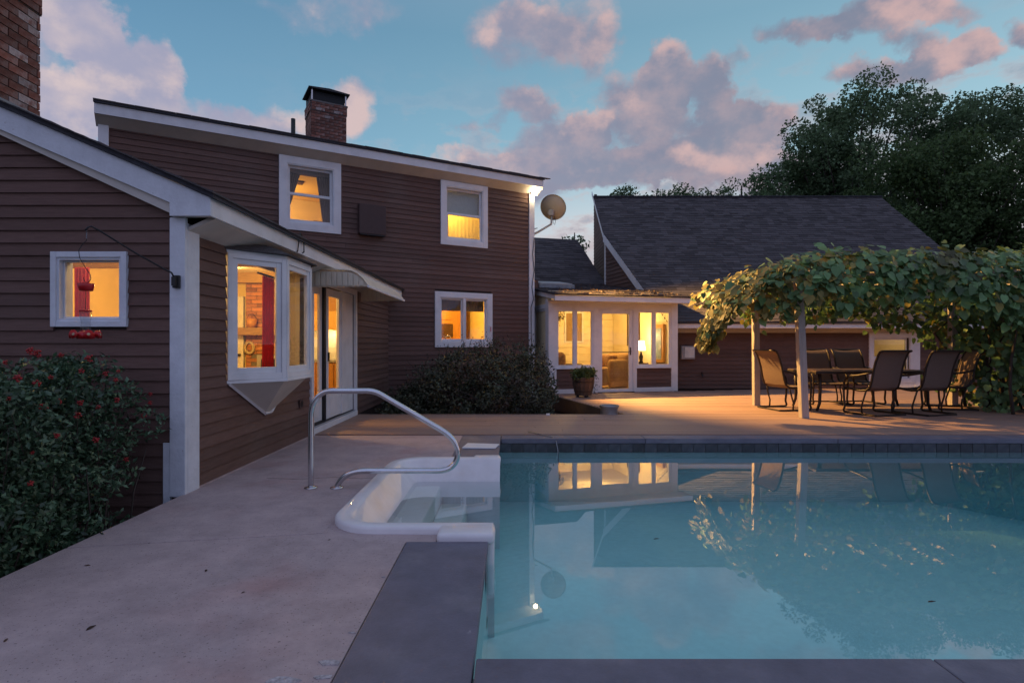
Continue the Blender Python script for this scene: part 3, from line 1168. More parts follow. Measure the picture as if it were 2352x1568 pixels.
def build_wing():
    t = thing('house_wing', 'low brown clapboard house wing with white rake boards and a lit bay window', 'house', (-5.5, 8, 0))
    XL = -8.57
    # walls
    gw = (-3.685, -3.078, 1.338, 1.938)
    go = (-3.635, -3.128, 1.388, 1.888)
    b = MB()
    for r in rect_minus(XL, -2.66, -.35, 2.18, [go]):
        b.box(FG, r[0], r[1], -.14, -.022, r[2], r[3])
    b.prism(FG, [(XL, 2.18), (-2.66, 2.18), (-2.75, 2.26), (RIDGE_X, rake_top(RIDGE_X) - .12), (XL + .1, 2.26)], -.14, -.022)
    b.build('wall', 'core', t)

    def lim(z):
        zz = z + .16
        x1 = EAVE_X - (zz - EAVE_T) / PITCH
        x0 = RIDGE_X - (rake_top(RIDGE_X) - zz) / PITCH
        return (x0, x1)
    MB().box(W, -2.70, EAVE_X - .021, 4.454, 4.508, 2.212, 2.34).build('cornice_return', 'soffit', t)
    siding(t, FG, XL, -2.745, -.30, 3.60, [(gw[0] + .01, gw[1] - .01, gw[2] + .01, gw[3] - .01)], .1005, lim)
    window(t, FG, *gw, 'fixed', cas=.045, sash=.014, m='white_worn', cas_proud=.022)
    # side wall
    bayo = (5.20, 6.695, .865, 2.045)
    dro = (7.42, 9.41, .0, 2.02)
    wall_core(t, FS, 4.53, 12.05, -.3, 2.43, [bayo, dro])
    siding(t, FS, 4.70, 11.995, .012, 2.105, [(5.197, 6.70, .865, 2.105), (7.34, 9.487, -1, 2.105)], .1005)
    MB().box(FS, 4.70, 7.4, -.02, .012, -.05, .010).build('water_table', 'concrete', t)
    # corner board
    b = MB()
    b.box(FG, -2.732, -2.608, -.02, .02, -.02, 2.21)
    b.box(FS, 4.5315, 4.70, -.02, .022, -.005, 2.17)
    b.build('corner_board', 'white_worn', t, bevel=.004)
    MB().box(FG, -2.79, -2.734, -.018, .012, -.25, .41).build('corner_plinth', 'white_worn', t, bevel=.003)
    # eave: soffit slanted to keep it dim, fascia, rake
    def soff(y0, y1):
        return MB().hexa([(-2.64, y0, 2.100), (EAVE_X - .021, y0, EAVE_B - .006), (EAVE_X - .021, y1, EAVE_B - .006), (-2.64, y1, 2.100)],
                         [(-2.64, y0, 2.125), (EAVE_X - .021, y0, EAVE_B + .03), (EAVE_X - .021, y1, EAVE_B + .03), (-2.64, y1, 2.125)])
    soff(4.532, 12.0).build('soffit', 'soffit', t)
    MB().box(W, EAVE_X - .02, EAVE_X, 4.452, 12.1, EAVE_B, EAVE_T).build('fascia', 'white', t, bevel=.003)
    b = MB()
    xr = RIDGE_X
    b.prism(W, [(EAVE_X - .001, EAVE_T), (EAVE_X - .001, EAVE_B), (-2.695, EAVE_B), (-2.695, rake_top(-2.695) - .18), (xr, rake_top(xr) - .18), (xr, rake_top(xr))], 4.428, 4.452)
    b.build('rake_board', 'white_worn', t, bevel=.003)
    MB().prism(W, [(XL - .3, rake_top(XL - .3)), (XL - .3, rake_top(XL - .3) - .18), (xr, rake_top(xr) - .18), (xr, rake_top(xr))], 4.428, 4.452).build('rake_board', 'white_worn', t)
    MB().prism(W, [(-2.40, 2.215), (-2.66, 2.215), (xr, rake_top(xr) - .175), (xr, rake_top(xr) - .15), (-2.66, 2.30), (-2.40, 2.30)], 4.453, 4.49).build('rake_soffit', 'soffit', t)
    # roof
    rf = part('roof', t, (RIDGE_X, 8, 3.7))
    b = MB()
    for s in (0, 1):
        xa, xb = (EAVE_X + .035, RIDGE_X) if s == 0 else (XL - .3, RIDGE_X)
        za = EAVE_T - .035 * PITCH if s == 0 else rake_top(XL - .3)
        zb = rake_top(RIDGE_X)
        b.hexa([(xa, 4.40, za + .002), (xb, 4.40, zb + .002), (xb, 12.2, zb + .002), (xa, 12.2, za + .002)],
               [(xa, 4.40, za + .045), (xb, 4.40, zb + .045), (xb, 12.2, zb + .045), (xa, 12.2, za + .045)])
    b.build('roof_deck', 'shingle_flat', rf)
    # shingle butts along the rake and the eave, uneven
    sh = MB()
    ln = math.hypot(1, PITCH)
    for row in range(26):
        x0 = EAVE_X + .05 - row * .125
        j = R.uniform(-.012, .006)
        z0 = EAVE_T + PITCH * (EAVE_X - x0) + .046
        x1 = x0 - .14
        z1 = EAVE_T + PITCH * (EAVE_X - x1) + .046
        y = 4.375 + j
        while y < 12.1:
            w = R.uniform(.25, .34)
            h = R.uniform(.006, .016)
            sh.hexa([(x0, y, z0 - .004), (x1, y, z1 - .004), (x1, y + w - .004, z1 - .004), (x0, y + w - .004, z0 - .004)],
                    [(x0, y, z0 + h), (x1, y, z1 + .002), (x1, y + w - .004, z1 + .002), (x0, y + w - .004, z0 + h)])
            y += w
    o = sh.build('shingles', 'shingle', rf)
    o['kind'] = 'stuff'
    # back and far walls
    MB().box(W, XL, XL + .12, 4.66, 12, -.35, 2.25).build('wall', 'siding', t)
    # chimney on the roof slope, its right face in view
    XC, ya, yb = -4.80, 4.72, 5.72
    zb = rake_top(XC) + .02
    core = ((XC - .4, 5.2, zb), MB().box(W, XC - .85, XC - .006, ya + .006, yb - .006, zb - .5, 5.3).box(W, XC - .85, XC + .012, ya - .012, yb + .012, 4.53, 5.3))
    F1 = Frame((XC, ya), (0, 1), (1, 0))
    F2 = Frame((XC - .85, ya), (1, 0), (0, -1))
    build_brick_chimney(t, [(F1, yb - ya), (F2, .85)], zb + .07, 5.25, .215, .0805, white=.2, corbel=4.5, core=core)
    MB().box(W, XC - .86, XC + .012, ya - .012, yb + .014, zb - .3, zb + .09).build('chimney_flashing', 'lead', t, bevel=.004)
    build_bay(t)
    build_slider(t)
    # interior
    fr = Frame((-2.63, 4.51), (0, 1), (1, 0))
    room(t, fr, .15, 6.0, -.0, 2.46, 3.9, 'wall_y', 'floor_w', 'ceil', -.145, True)
    FB = Frame((0, 10.48), (1, 0), (0, -1))
    return t


def build_bay(t):
    bay = part('bay_window', t, (-2.63, 6.05, .86))
    P = bay_points()
    z0, z1 = .862, 2.046
    for i in range(3):
        a, c = Vector(P[i]), Vector(P[i + 1])
        d = (c - a)
        ln = d.length
        F = Frame((a.x, a.y), d, (d.y, -d.x))
        b = MB()
        frame_boards(b, F, .002, ln - .002, z0, z1, .045, -.05, .012, .06, .045)
        b.build('bay_frame', 'white', bay, bevel=.003)
        b = MB()
        frame_boards(b, F, .047, ln - .047, z0 + .06, z1 - .045, .05, -.042, -.004, .055, .05)
        b.build('bay_sash', 'white', bay, bevel=.003)
        MB().box(F, .092, ln - .092, -.026, -.021, z0 + .11, z1 - .092).build('pane', 'pane', bay)
    # seat board, head board, pendant below
    MB().slab([P[0], (P[1][0] + .02, P[1][1] - .012), (P[2][0] + .02, P[2][1] + .012), P[3], (-2.9, 6.7), (-2.9, 5.2)], z0 - .03, z0 - .001).build('seat_board', 'white', bay, bevel=.003)
    MB().slab([P[0], P[1], P[2], P[3], (-2.8, 6.68), (-2.8, 5.22)], z1, z1 + .03).build('head_board', 'white', bay)
    apex = (-2.622, 5.98, .475)
    q = [(P[0][0] + .01, P[0][1] + .02, z0 - .03), (P[1][0] - .03, P[1][1] + .03, z0 - .03), (P[2][0] - .03, P[2][1] - .03, z0 - .03), (P[3][0] + .01, P[3][1] - .02, z0 - .03)]
    b = MB().add(q + [apex, (-2.622, 6.12, .475)], [(0, 1, 4), (1, 2, 5, 4), (2, 3, 5), (3, 2, 1, 0)])
    b.build('pendant', 'soffit', bay)
    b = MB()
    b.tube([q[0], (-2.618, 5.98, .462), (-2.618, 6.13, .462), q[3]], .016, 4)
    b.build('pendant_trim', 'white', bay)
    # little hipped shingle roof
    e = .05
    o = [(-2.64, P[0][1] - .03), (P[1][0] + e, P[1][1] - e), (P[2][0] + e, P[2][1] + e), (-2.64, P[3][1] + .03)]
    up = [(-2.64, 5.36), (-2.56, 5.62), (-2.56, 6.28), (-2.64, 6.54)]
    b = MB()
    steps = 4
    for s in range(steps):
        f0, f1 = s / steps, (s + 1) / steps
        za, zb = z1 + .03 + .145 * f0, z1 + .03 + .145 * f1
        A = [tuple(o[k][c] * (1 - f0) + up[k][c] * f0 for c in (0, 1)) for k in range(4)]
        Bp = [tuple(o[k][c] * (1 - f1) + up[k][c] * f1 for c in (0, 1)) for k in range(4)]
        for k in range(3):
            b.add([(*A[k], za), (*A[k + 1], za), (*A[k + 1], za + .014), (*A[k], za + .014), (*Bp[k + 1], zb + .004), (*Bp[k], zb + .004)],
                  [(0, 1, 2, 3), (3, 2, 4, 5)])
    b.add([(*p, z1 + .0305) for p in o], [(3, 2, 1, 0)])
    b.build('bay_roof', 'shingle', bay)


def build_slider(t):
    d = part('patio_door', t, (-2.63, 8.4, 0))
    b = MB()
    b.box(FS, 7.335, 7.42, -.02, .024, .0, 2.105)
    b.box(FS, 9.41, 9.49, -.02, .024, .0, 2.105)
    b.box(FS, 7.42, 9.41, -.02, .022, 2.02, 2.105)
    b.box(FS, 7.335, 9.49, -.02, .03, -.02, .085)
    b.build('door_frame', 'white', d, bevel=.004)
    MB().box(FS, 7.42, 9.41, -.14, .012, .086, .10).build('threshold', 'grey_box', d)
    for i in range(3):
        MB().box(FS, 7.42, 9.41, -.115 + i * .04, -.10 + i * .04, .10, .116).build('track', 'black', d)
    for a, c, w in ((7.425, 8.04, -.085), (8.12, 8.80, -.045)):
        b = MB()
        st = .095
        b.box(FS, a, a + st, w - .035, w, .118, 2.01)
        b.box(FS, c - st, c, w - .035, w, .118, 2.01)
        b.box(FS, a + st, c - st, w - .035, w - .002, .118, .47)
        b.box(FS, a + st, c - st, w - .035, w - .002, 1.90, 2.01)
        b.build('door_leaf', 'white', d, bevel=.003)
        MB().box(FS, a + st + .03, c - st - .03, w - .003, w + .006, .17, .42).build('kick_panel', 'white', d, bevel=.006)
        MB().box(FS, a + st - .005, c - st + .005, w - .020, w - .015, .465, 1.905).build('pane', 'pane', d)
    MB().box(FS, 8.045, 8.115, -.13, -.05, .118, 2.01).build('leaf_gap_strip', 'black', d)  # black strip stands in for the dark gap between the leaves
    MB().box(FS, 8.80, 9.41, -.12, -.03, .10, 2.02).build('fixed_panel', 'white', d, bevel=.004)
    MB().box(FS, 8.17, 8.19, -.045, -.02, .95, 1.08).build('handle', 'bronze', d)


# ------------------------------------------------------------------ main two-storey house
FM = Frame((-2.63, 12.0), (.8660, .5), (.5, -.8660))


def build_main():
    t = thing('main_house', 'tall brown clapboard house with white trim, three lit windows and a brick chimney', 'house', FM.p(0, -3, 0))
    u0, u1 = -5.02, 3.66
    W1 = (-2.18, -1.0, 3.435, 4.872)
    W2 = (1.19, 2.369, 3.432, 4.873)
    W3 = (1.051, 2.493, 1.128, 2.377)
    op = [(w[0] + .11, w[1] - .11, w[2] + .11, w[3] - .11) for w in (W1, W2, W3)]
    wall_core(t, FM, u0, u1, -.35, 4.95, op)
    hol = [(w[0] + .01, w[1] - .01, w[2] + .01, w[3] + .01) for w in (W1, W2, W3)]

    # boards: right of the wing full height, left of it only above the wing roof
    siding(t, FM, -.02, 3.512, -.30, 2.22, hol, .105)
    siding(t, FM, -4.87, 3.512, 2.22, 4.872, hol, .105)
    window(t, FM, *W1, 'double', cas=.145, sash=.045)
    window(t, FM, *W2, 'double', cas=.12, sash=.045)
    window(t, FM, *W3, 'casement', cas=.125, sash=.035)
    # window heads of the upper pair reach the soffit; corner boards
    MB().box(FM, 3.512, 3.662, -.02, .026, -.30, 4.93).build('corner_board', 'white', t, bevel=.004)
    MB().box(FM, -5.02, -4.872, -.02, .026, 2.5, 4.93).build('corner_board', 'white', t, bevel=.004)
    # eave, its soffit slanted so that it stays dark
    e0, e1 = -5.05, 3.79
    q = lambda u, w, z: FM.p(u, w, z)
    MB().hexa([q(e0, -.02, 4.868), q(e1, -.02, 4.868), q(e1, .20, 5.012), q(e0, .20, 5.012)],
              [q(e0, -.02, 4.90), q(e1, -.02, 4.90), q(e1, .20, 5.04), q(e0, .20, 5.04)]).build('soffit', 'soffit', t)
    MB().box(FM, e0, e1, .20, .225, 5.01, 5.18).build('fascia', 'white', t, bevel=.003)
    rf = part('roof', t, FM.p(0, -3, 5.5))
    sl = .20
    MB().hexa([q(e0 - .01, .26, 5.182), q(e1 + .02, .26, 5.182), q(e1 + .02, -3.6, 5.182 + 3.86 * sl), q(e0 - .01, -3.6, 5.182 + 3.86 * sl)],
              [q(e0 - .01, .26, 5.222), q(e1 + .02, .26, 5.222), q(e1 + .02, -3.6, 5.222 + 3.86 * sl), q(e0 - .01, -3.6, 5.222 + 3.86 * sl)]).build('roof_deck', 'shingle_flat', rf)
    MB().hexa([q(e0 - .01, -7.3, 5.182), q(e1 + .02, -7.3, 5.182), q(e1 + .02, -3.6, 5.182 + 3.7 * sl), q(e0 - .01, -3.6, 5.182 + 3.7 * sl)],
              [q(e0 - .01, -7.3, 5.222), q(e1 + .02, -7.3, 5.222), q(e1 + .02, -3.6, 5.222 + 3.7 * sl), q(e0 - .01, -3.6, 5.222 + 3.7 * sl)]).build('roof_deck', 'shingle_flat', rf)
    b = MB()
    u = e0 - .01
    while u < e1:
        w = R.uniform(.2, .34)
        h = R.uniform(.004, .016)
        b.hexa([q(u, .275, 5.218), q(u + w - .004, .275, 5.218), q(u + w - .004, .10, 5.258), q(u, .10, 5.258)],
               [q(u, .275, 5.224 + h), q(u + w - .004, .275, 5.224 + h), q(u + w - .004, .10, 5.262), q(u, .10, 5.262)])
        u += w
    o = b.build('shingles', 'shingle', rf)
    o['kind'] = 'stuff'
    # side and back walls, gable ends
    for uu in (u0, u1 - .12):
        MB().box(FM, uu + .001, uu + .119, -7.0, -.141, -.35, 5.0).build('wall', 'siding', t)
        MB().prism(Frame(FM.p(uu + .001, 0, 0), (-.5, .866), (.866, .5)), [(.15, 5.0), (7.0, 5.0), (3.6, 5.72)], 0, .118).build('wall', 'siding', t)
    MB().box(FM, u0, u1, -7.12, -7.0, -.35, 5.1).build('wall', 'siding', t)
    # end of the fascia, and the return under the eave
    MB().box(FM, e1 - .022, e1 - .002, -.4, .198, 4.96, 5.18).build('rake_board', 'white', t)
    # chimney behind the ridge side
    cu, cw = -1.21, -2.0
    Fc = Frame(FM.p(cu, cw, 0), (.866, .5), (.5, -.866))
    Fl = Frame(FM.p(cu, cw - .72, 0), (.5, -.866), (-.866, -.5))
    zb, zt = 5.45, 6.86
    core = (tuple(FM.p(cu + .4, cw - .3, zb)), MB().box(Fc, .006, .80, -.72, -.006, zb, zt).box(Fc, -.014, .82, -.735, .014, zt - .20, zt - .004))
    ch = build_brick_chimney(t, [(Fc, .806), (Fl, .72)], zb, zt - .02, .205, .072, white=.05, corbel=zt - .235, core=core)
    MB().box(Fc, -.03, .836, -.75, .03, zt, zt + .045).build('chimney_crown', 'mortar', ch, bevel=.01)
    for a in (.0, .776):
        for w in (-.70, -.03):
            MB().box(Fc, a, a + .03, w, w + .03, zt + .045, zt + .30).build('cap_post', 'steel', ch)
    MB().box(Fc, .03, .776, -.66, -.06, zt + .045, zt + .29).build('cap_screen', 'screen', ch)
    MB().prism(Fc, [(-.07, zt + .30), (.875, zt + .30), (.875, zt + .325), (.40, zt + .36), (-.07, zt + .325)], -.78, .06).build('cap_lid', 'black', ch)
    # vent pipe
    p = FM.p(-1.78, -.9, 0)
    MB().tube([(p.x, p.y, 5.3), (p.x, p.y, 5.95)], .045, 12).build('vent_pipe', 'black', t, True)
    # rooms
    room(t, FM, -3.2, -.35, 2.9, 5.0, 4.0, 'wall_c', 'floor_w', 'wall_y')
    room(t, FM, .4, 3.0, 2.9, 5.0, 1.4, 'wall_y', 'floor_w', 'ceil')
    room(t, FM, .2, 3.2, .0, 2.5, 3.0, 'wall_y', 'floor_w', 'ceil')
    return t


# ------------------------------------------------------------------ sunroom and annex
CS = (.869, 13.37)
FR = Frame(CS, (.966, .259), (.259, -.966))         # sunroom front
FL = Frame(CS, (-.259, .966), (-.966, -.259))       # sunroom left side


def tabs(b, P, n_u, u0, u1, s0, s1, ex, tab, lim=None, thick=.012):
    """lapped shingle tabs on a plane: P(u,s)->point, s measured up the slope"""
    s = s0
    nrm = n_u
    row = 0
    while s < s1:
        lo, hi = (u0, u1) if lim is None else lim(s)
        u = lo - R.uniform(0, tab)
        while u < hi:
            w = tab * R.uniform(.7, 1.3)
            a, c = max(u, lo), min(u + w - .005, hi)
            if c - a > .03:
                h = thick * R.uniform(.6, 1.5)
                ds = R.choice((0, 0, 0, .012, .02))
                e = min(s + ex + .02, s1)
                p = [P(a, s - ds), P(c, s - ds), P(c, e), P(a, e)]
                b.add([p[0], p[1], p[1] + nrm * h, p[0] + nrm * h, p[2] + nrm * .002, p[3] + nrm * .002], [(0, 1, 2, 3), (3, 2, 4, 5), (1, 4, 2), (0, 3, 5)])
            u += w
        s += ex
        row += 1
    return b


def build_sunroom():
    t = thing('sunroom', 'white framed sunroom with lit windows, glazed door and low shingle roof', 'sunroom', FR.p(1.7, -1, 0))
    Wd = 3.45
    ZT = 2.05
    # front frame
    b = MB()
    b.box(FR, 0, .20, -.12, .0, DECK_Z, 2.22)
    b.box(FR, 1.16, 1.262, -.12, -.004, DECK_Z, 2.22)
    b.box(FR, 2.232, 2.312, -.12, -.004, DECK_Z, 2.22)
    b.box(FR, 3.272, Wd, -.12, .0, DECK_Z, 2.22)
    b.box(FR, .20, 1.16, -.12, -.006, DECK_Z, .118)
    b.box(FR, 2.312, 3.272, -.12, -.006, DECK_Z, .118)
    b.box(FR, .20, 3.272, -.12, -.008, 2.045, 2.22)
    b.build('post_frame', 'white', t, bevel=.003)
    for a, c in ((.20, 1.16), (2.312, 3.272)):
        MB().box(FR, a, c, -.10, -.045, .11, .62).build('wall', 'core', t)
        siding(t, Frame(FR.p(0, -.022, 0), FR.eu, FR.ew), a, c, .120, .600, (), .097)
        w = part('window', t, FR.p((a + c) / 2, 0, .61))
        MB().box(FR, a - .01, c + .012, -.12, .03, .600, .632).build('sill', 'white', w, bevel=.004)
        b = MB()
        frame_boards(b, FR, a, c, .632, 2.045, .035, -.11, -.012, .04, .035)
        b.build('frame', 'white', w)
        m_ = (a + c) / 2
        MB().box(FR, m_ - .03, m_ + .03, -.10, -.015, .67, 2.012).build('mullion', 'white', w)
        for p, q in ((a + .03, m_ - .028), (m_ + .028, c - .03)):
            b = MB()
            frame_boards(b, FR, p, q, .668, 2.014, .028, -.075, -.028)
            b.build('sash', 'white', w)
            MB().box(FR, p + .022, q - .022, -.055, -.05, .69, 1.99).build('pane', 'pane', w)
    # glazed door
    d = part('glazed_door', t, FR.p(1.75, 0, 0))
    b = MB()
    a, c = 1.264, 2.230
    frame_boards(b, FR, a, c, .03, 2.043, .022, -.10, -.012)
    b.build('door_frame', 'white', d)
    b = MB()
    frame_boards(b, FR, a + .024, c - .024, .052, 2.018, .10, -.07, -.022, .05, .075)
    b.build('door_stiles', 'white', d, bevel=.003)
    MB().box(FR, a + .12, c - .12, -.05, -.045, .09, 1.95).build('pane', 'pane', d)
    MB().box(FR, a + .12, c - .12, -.04, -.025, .985, 1.008).build('push_bar', 'bronze', d)
    MB().box(FR, c - .105, c - .075, -.022, -.008, .93, 1.12).build('handle_plate', 'bronze', d)
    MB().tube([FR.p(c - .09, -.008, 1.02), FR.p(c - .09, .035, 1.02), FR.p(c - .15, .035, 1.015)], .009, 6).build('handle', 'bronze', d)
    MB().box(FR, a, c, -.12, .03, DECK_Z + .001, .03).build('threshold', 'deck_side', d)
    # left side
    b = MB()
    b.box(FL, .121, .25, -.12, -.002, -.3, 2.3)
    b.box(FL, 1.16, 1.25, -.12, -.002, -.3, 2.4)
    b.box(FL, .25, 1.16, -.12, -.006, 2.06, 2.17)
    b.build('post_frame', 'white', t, bevel=.003)
    MB().box(FL, .25, 1.16, -.10, -.045, 2.171, 2.42).build('wall', 'siding', t)
    MB().box(FL, .25, 1.16, -.10, -.045, -.3, .60).build('wall', 'siding', t)
    w = part('window', t, FL.p(.7, 0, .61))
    MB().box(FL, .24, 1.17, -.12, .02, .60, .635).build('sill', 'white', w)
    b = MB()
    frame_boards(b, FL, .25, 1.16, .635, 2.06, .05, -.10, -.02)
    b.build('frame', 'white', w)
    MB().box(FL, .295, 1.115, -.055, -.05, .68, 2.015).build('pane', 'pane', w)
    MB().box(FL, 1.25, 3.2, -.14, -.02, -.3, 2.85).build('wall', 'siding', t)
    # roof: fascia, soffit, slab, shingles
    o0, o1 = -.03, 3.53
    of = .545
    sl = .16
    zf = 2.318
    P = lambda u, w, z: FR.p(u, w, z)
    MB().box(FR, o0, o1, of - .025, of, zf - .122, zf).build('fascia', 'white', t, bevel=.003)
    MB().hexa([P(o0, of - .026, zf - .12), P(o1, of - .026, zf - .12), P(o1, .0, zf - .10), P(o0, .0, zf - .10)],
              [P(o0, of - .026, zf - .10), P(o1, of - .026, zf - .10), P(o1, .0, zf - .08), P(o0, .0, zf - .08)]).build('soffit', 'soffit', t)
    dp = 5.4
    MB().hexa([P(o0, of - .026, zf - .10), P(o0 + .025, of - .026, zf - .10), P(o0 + .025, -2.6, zf - .10 + sl * 3.12), P(o0, -2.6, zf - .10 + sl * 3.12)],
              [P(o0, of - .026, zf), P(o0 + .025, of - .026, zf), P(o0 + .025, -2.6, zf + sl * 3.12), P(o0, -2.6, zf + sl * 3.12)]).build('rake_board', 'white', t)
    rf = part('roof', t, FR.p(1.7, -2, 2.6))
    MB().hexa([P(o0 - .03, of + .03, zf + .002), P(o1 + .02, of + .03, zf + .002), P(o1 + .02, of - dp, zf + .002 + sl * dp), P(o0 - .03, of - dp, zf + .002 + sl * dp)],
              [P(o0 - .03, of + .03, zf + .03), P(o1 + .02, of + .03, zf + .03), P(o1 + .02, of - dp, zf + .03 + sl * dp), P(o0 - .03, of - dp, zf + .03 + sl * dp)]).build('roof_deck', 'shingle_flat', rf)
    nrm = (Vector((0, 0, 1)) + FR.ew * sl).normalized()
    b = tabs(MB(), lambda u, s: P(u, of + .04 - s, zf + .031 + sl * s), nrm, o0 - .03, o1 + .02, 0, dp, .14, .3)
    k = b.build('shingles', 'shingle', rf)
    k['kind'] = 'stuff'
    # needles and leaves lying on the low roof
    n = 520
    uu, ss = NR.uniform(o0, o1, n), NR.uniform(0.05, dp, n) ** 1.0
    pts = np.array([P(a, of - c, zf + .052 + sl * c) for a, c in zip(uu, ss)])
    leaves('leaf_litter', pts, .09, LITTER, rf, flat=2.2, aspect=.3, fold=.3)
    # skylight kerb on the roof
    k = part('skylight', t, FR.p(.8, -2.2, 2.8))
    def sk(u0, u1, w0, w1, h0, h1):
        zz = lambda w: zf + .045 + sl * (of - w)
        return MB().hexa([P(u0, w0, zz(w0) + h0), P(u1, w0, zz(w0) + h0), P(u1, w1, zz(w1) + h0), P(u0, w1, zz(w1) + h0)],
                         [P(u0, w0, zz(w0) + h1), P(u1, w0, zz(w0) + h1), P(u1, w1, zz(w1) + h1), P(u0, w1, zz(w1) + h1)])
    sk(.25, 1.25, -1.5, -2.6, 0, .10).build('kerb', 'lead', k, bevel=.006)
    sk(.30, 1.20, -1.55, -2.55, .101, .125).build('glazing', 'grey_box', k, bevel=.006)
    # interior
    room(t, FR, .10, 3.35, .0, 2.42, 3.6, 'wall_c', 'floor_w', 'ceil', -.121)
    for i in range(11):
        z = .02 + i * .215
        MB().box(FR, .105, 3.345, -3.598, -3.575, z, z + .205).build('wall_plank', 'wall_c', t, bevel=.006, seg=1)
    return t


LITTER = mat('roof_litter', (.095, .065, .05), .9, 20, .3, island=.5)


def build_annex():
    t = thing('annex', 'long brown outbuilding with a tall steep grey shingle roof and white fascia', 'house', (8, 17, 0))
    XR, YE, ZE = 13.4, 14.60, 1.75
    FA = Frame((0, 15.06), (1, 0), (0, -1))
    ridge_y, ridge_z = 20.5, 6.50
    sl = (ridge_z - ZE) / (ridge_y - YE)

    def left(y):
        """left roof edge in plan: along the sunroom wall line, then square"""
        if y > 18.33:
            return 2.98
        return 2.98 + (18.33 - y) * (.69 / 2.47)
    # front wall
    hole = (9.66, 10.60, .20, 1.45)
    wall_core(t, FA, 4.2, 13.2, -.4, 1.62, [hole])
    siding(t, FA, 4.25, 13.15, DECK_Z + .003, 1.50, [(9.543, 10.765, -.1, 1.6)], .105)
    w = window(t, FA, 9.543, 10.762, -.0 + .16, 1.50, 'double', cas=.115, sash=.05)
    MB().box(FA, 9.543, 10.762, -.02, .02, .015, .158).build('door_apron', 'white', t)
    MB().box(FA, 10.765, 10.90, -.02, .026, DECK_Z, 1.5).build('trim_board', 'white', t)
    MB().box(W, 4.05, XR, YE, YE + .025, 1.615, 1.745).build('fascia', 'white', t, bevel=.003)
    MB().box(W, 4.05, XR, YE + .026, 15.06, 1.60, 1.625).build('soffit', 'soffit', t)
    MB().box(FA, 4.25, 13.2, -.02, .008, 1.50, 1.598).build('frieze', 'soffit', t)
    # roof plane
    rf = part('roof', t, (8, 17.5, 4))
    pl = [(left(YE) , YE - .03), (XR, YE - .03), (XR, ridge_y), (2.98, ridge_y), (2.98, 18.33)]
    zz = lambda y: ZE + (y - YE) * sl
    n = len(pl)
    MB().add([(x, y, zz(y) + .0) for x, y in pl] + [(x, y, zz(y) + .05) for x, y in pl],
             [tuple(range(n - 1, -1, -1)), tuple(range(n, 2 * n))] + [(i, (i + 1) % n, n + (i + 1) % n, n + i) for i in range(n)]).build('roof_deck', 'shingle_flat', rf)
    L = math.hypot(ridge_y - YE, ridge_z - ZE)
    dy, dz = (ridge_y - YE) / L, (ridge_z - ZE) / L
    nrm = Vector((0, -dz, dy))
    P = lambda u, s: Vector((u, YE - .03 + dy * s, ZE - .03 * sl + dz * s + .052))
    b = tabs(MB(), P, nrm, 0, 0, 0, L, .135, .26, lambda s: (left(YE + dy * s) - .02, XR + .02), .013)
    o = b.build('shingles', 'shingle', rf)
    o['kind'] = 'stuff'
    MB().box(W, 2.96, XR + .03, ridge_y - .10, ridge_y + .10, ridge_z + .03, ridge_z + .075).build('ridge_cap', 'shingle_flat', rf)
    # left gable: rake boards, walls
    def rake(p, q, wd, off=.0):
        (x0, y0), (x1, y1) = p, q
        z0, z1 = zz(y0), zz(y1)
        d = Vector((x1 - x0, y1 - y0)).normalized()
        nn = Vector((d.y, -d.x)) * .022
        nn = nn if nn.x < 0 else -nn
        return MB().hexa([(x0, y0, z0 - wd), (x1, y1, z1 - wd), (x1 + nn.x, y1 + nn.y, z1 - wd), (x0 + nn.x, y0 + nn.y, z0 - wd)],
                         [(x0, y0, z0 + .03), (x1, y1, z1 + .03), (x1 + nn.x, y1 + nn.y, z1 + .03), (x0 + nn.x, y0 + nn.y, z0 + .03)])
    rake((2.98, 20.9), (2.98, 18.34), .10).build('rake_board', 'white', t)
    rake((2.985, 18.33), (left(15.7), 15.7), .22).build('rake_board', 'white', t)
    # gable wall, x = 3.02, and the angled wall below the lower rake
    Fw = Frame((3.03, 18.34), (0, 1), (-1, 0))
    MB().prism(Fw, [(0, -.4), (2.58, -.4), (2.58, zz(20.9) - .06), (0, zz(18.34) - .06)], -.12, -.022).build('wall', 'core', t)
    z = 2.9
    k = sl
    siding(t, Fw, 0.0, 2.56, 2.9, 6.4, (), .12, lambda q: (max(0, (q - zz(18.34) + .07) / k), 2.56))
    d = Vector((left(15.0) - 2.98, 15.0 - 18.33)).normalized()
    Fa = Frame((3.03, 18.32), (d.x, d.y), (d.y, -d.x) if d.y * -1 < 0 and d.y < 0 and d.x > 0 else (-d.y, d.x))
    if Fa.ew.x > 0:
        Fa = Frame((3.03, 18.32), (d.x, d.y), (-Fa.ew.x, -Fa.ew.y))
    kk = sl * abs(d.y)
    MB().prism(Fa, [(0, 1.6), (3.2, 1.6), (3.2, zz(18.32 + d.y * 3.2) - .1), (0, zz(18.32) - .06)], -.12, -.022).build('wall', 'core', t)
    siding(t, Fa, 0.02, 3.2, 2.2, 4.75, (), .12, lambda q: (0.02, max(.02, (zz(18.32) - .07 - q) / kk)))
    MB().box(Fw, -.06, .07, -.03, .014, 2.2, zz(18.34) - .08).build('corner_board', 'white', t)
    # other walls
    MB().box(W, 3.1, XR - .1, 20.8, 20.92, -.4, zz(20.9) - .2).build('wall', 'siding', t)
    MB().prism(Frame((XR - .2, 0), (0, 1), (1, 0)), [(15.1, -.4), (20.8, -.4), (20.8, zz(20.8) - .08), (15.1, zz(15.1) - .08)], -.12, 0).build('wall', 'siding', t)
    b = rake((XR, 20.5), (XR, YE), .14)
    b.build('rake_board', 'white', t)
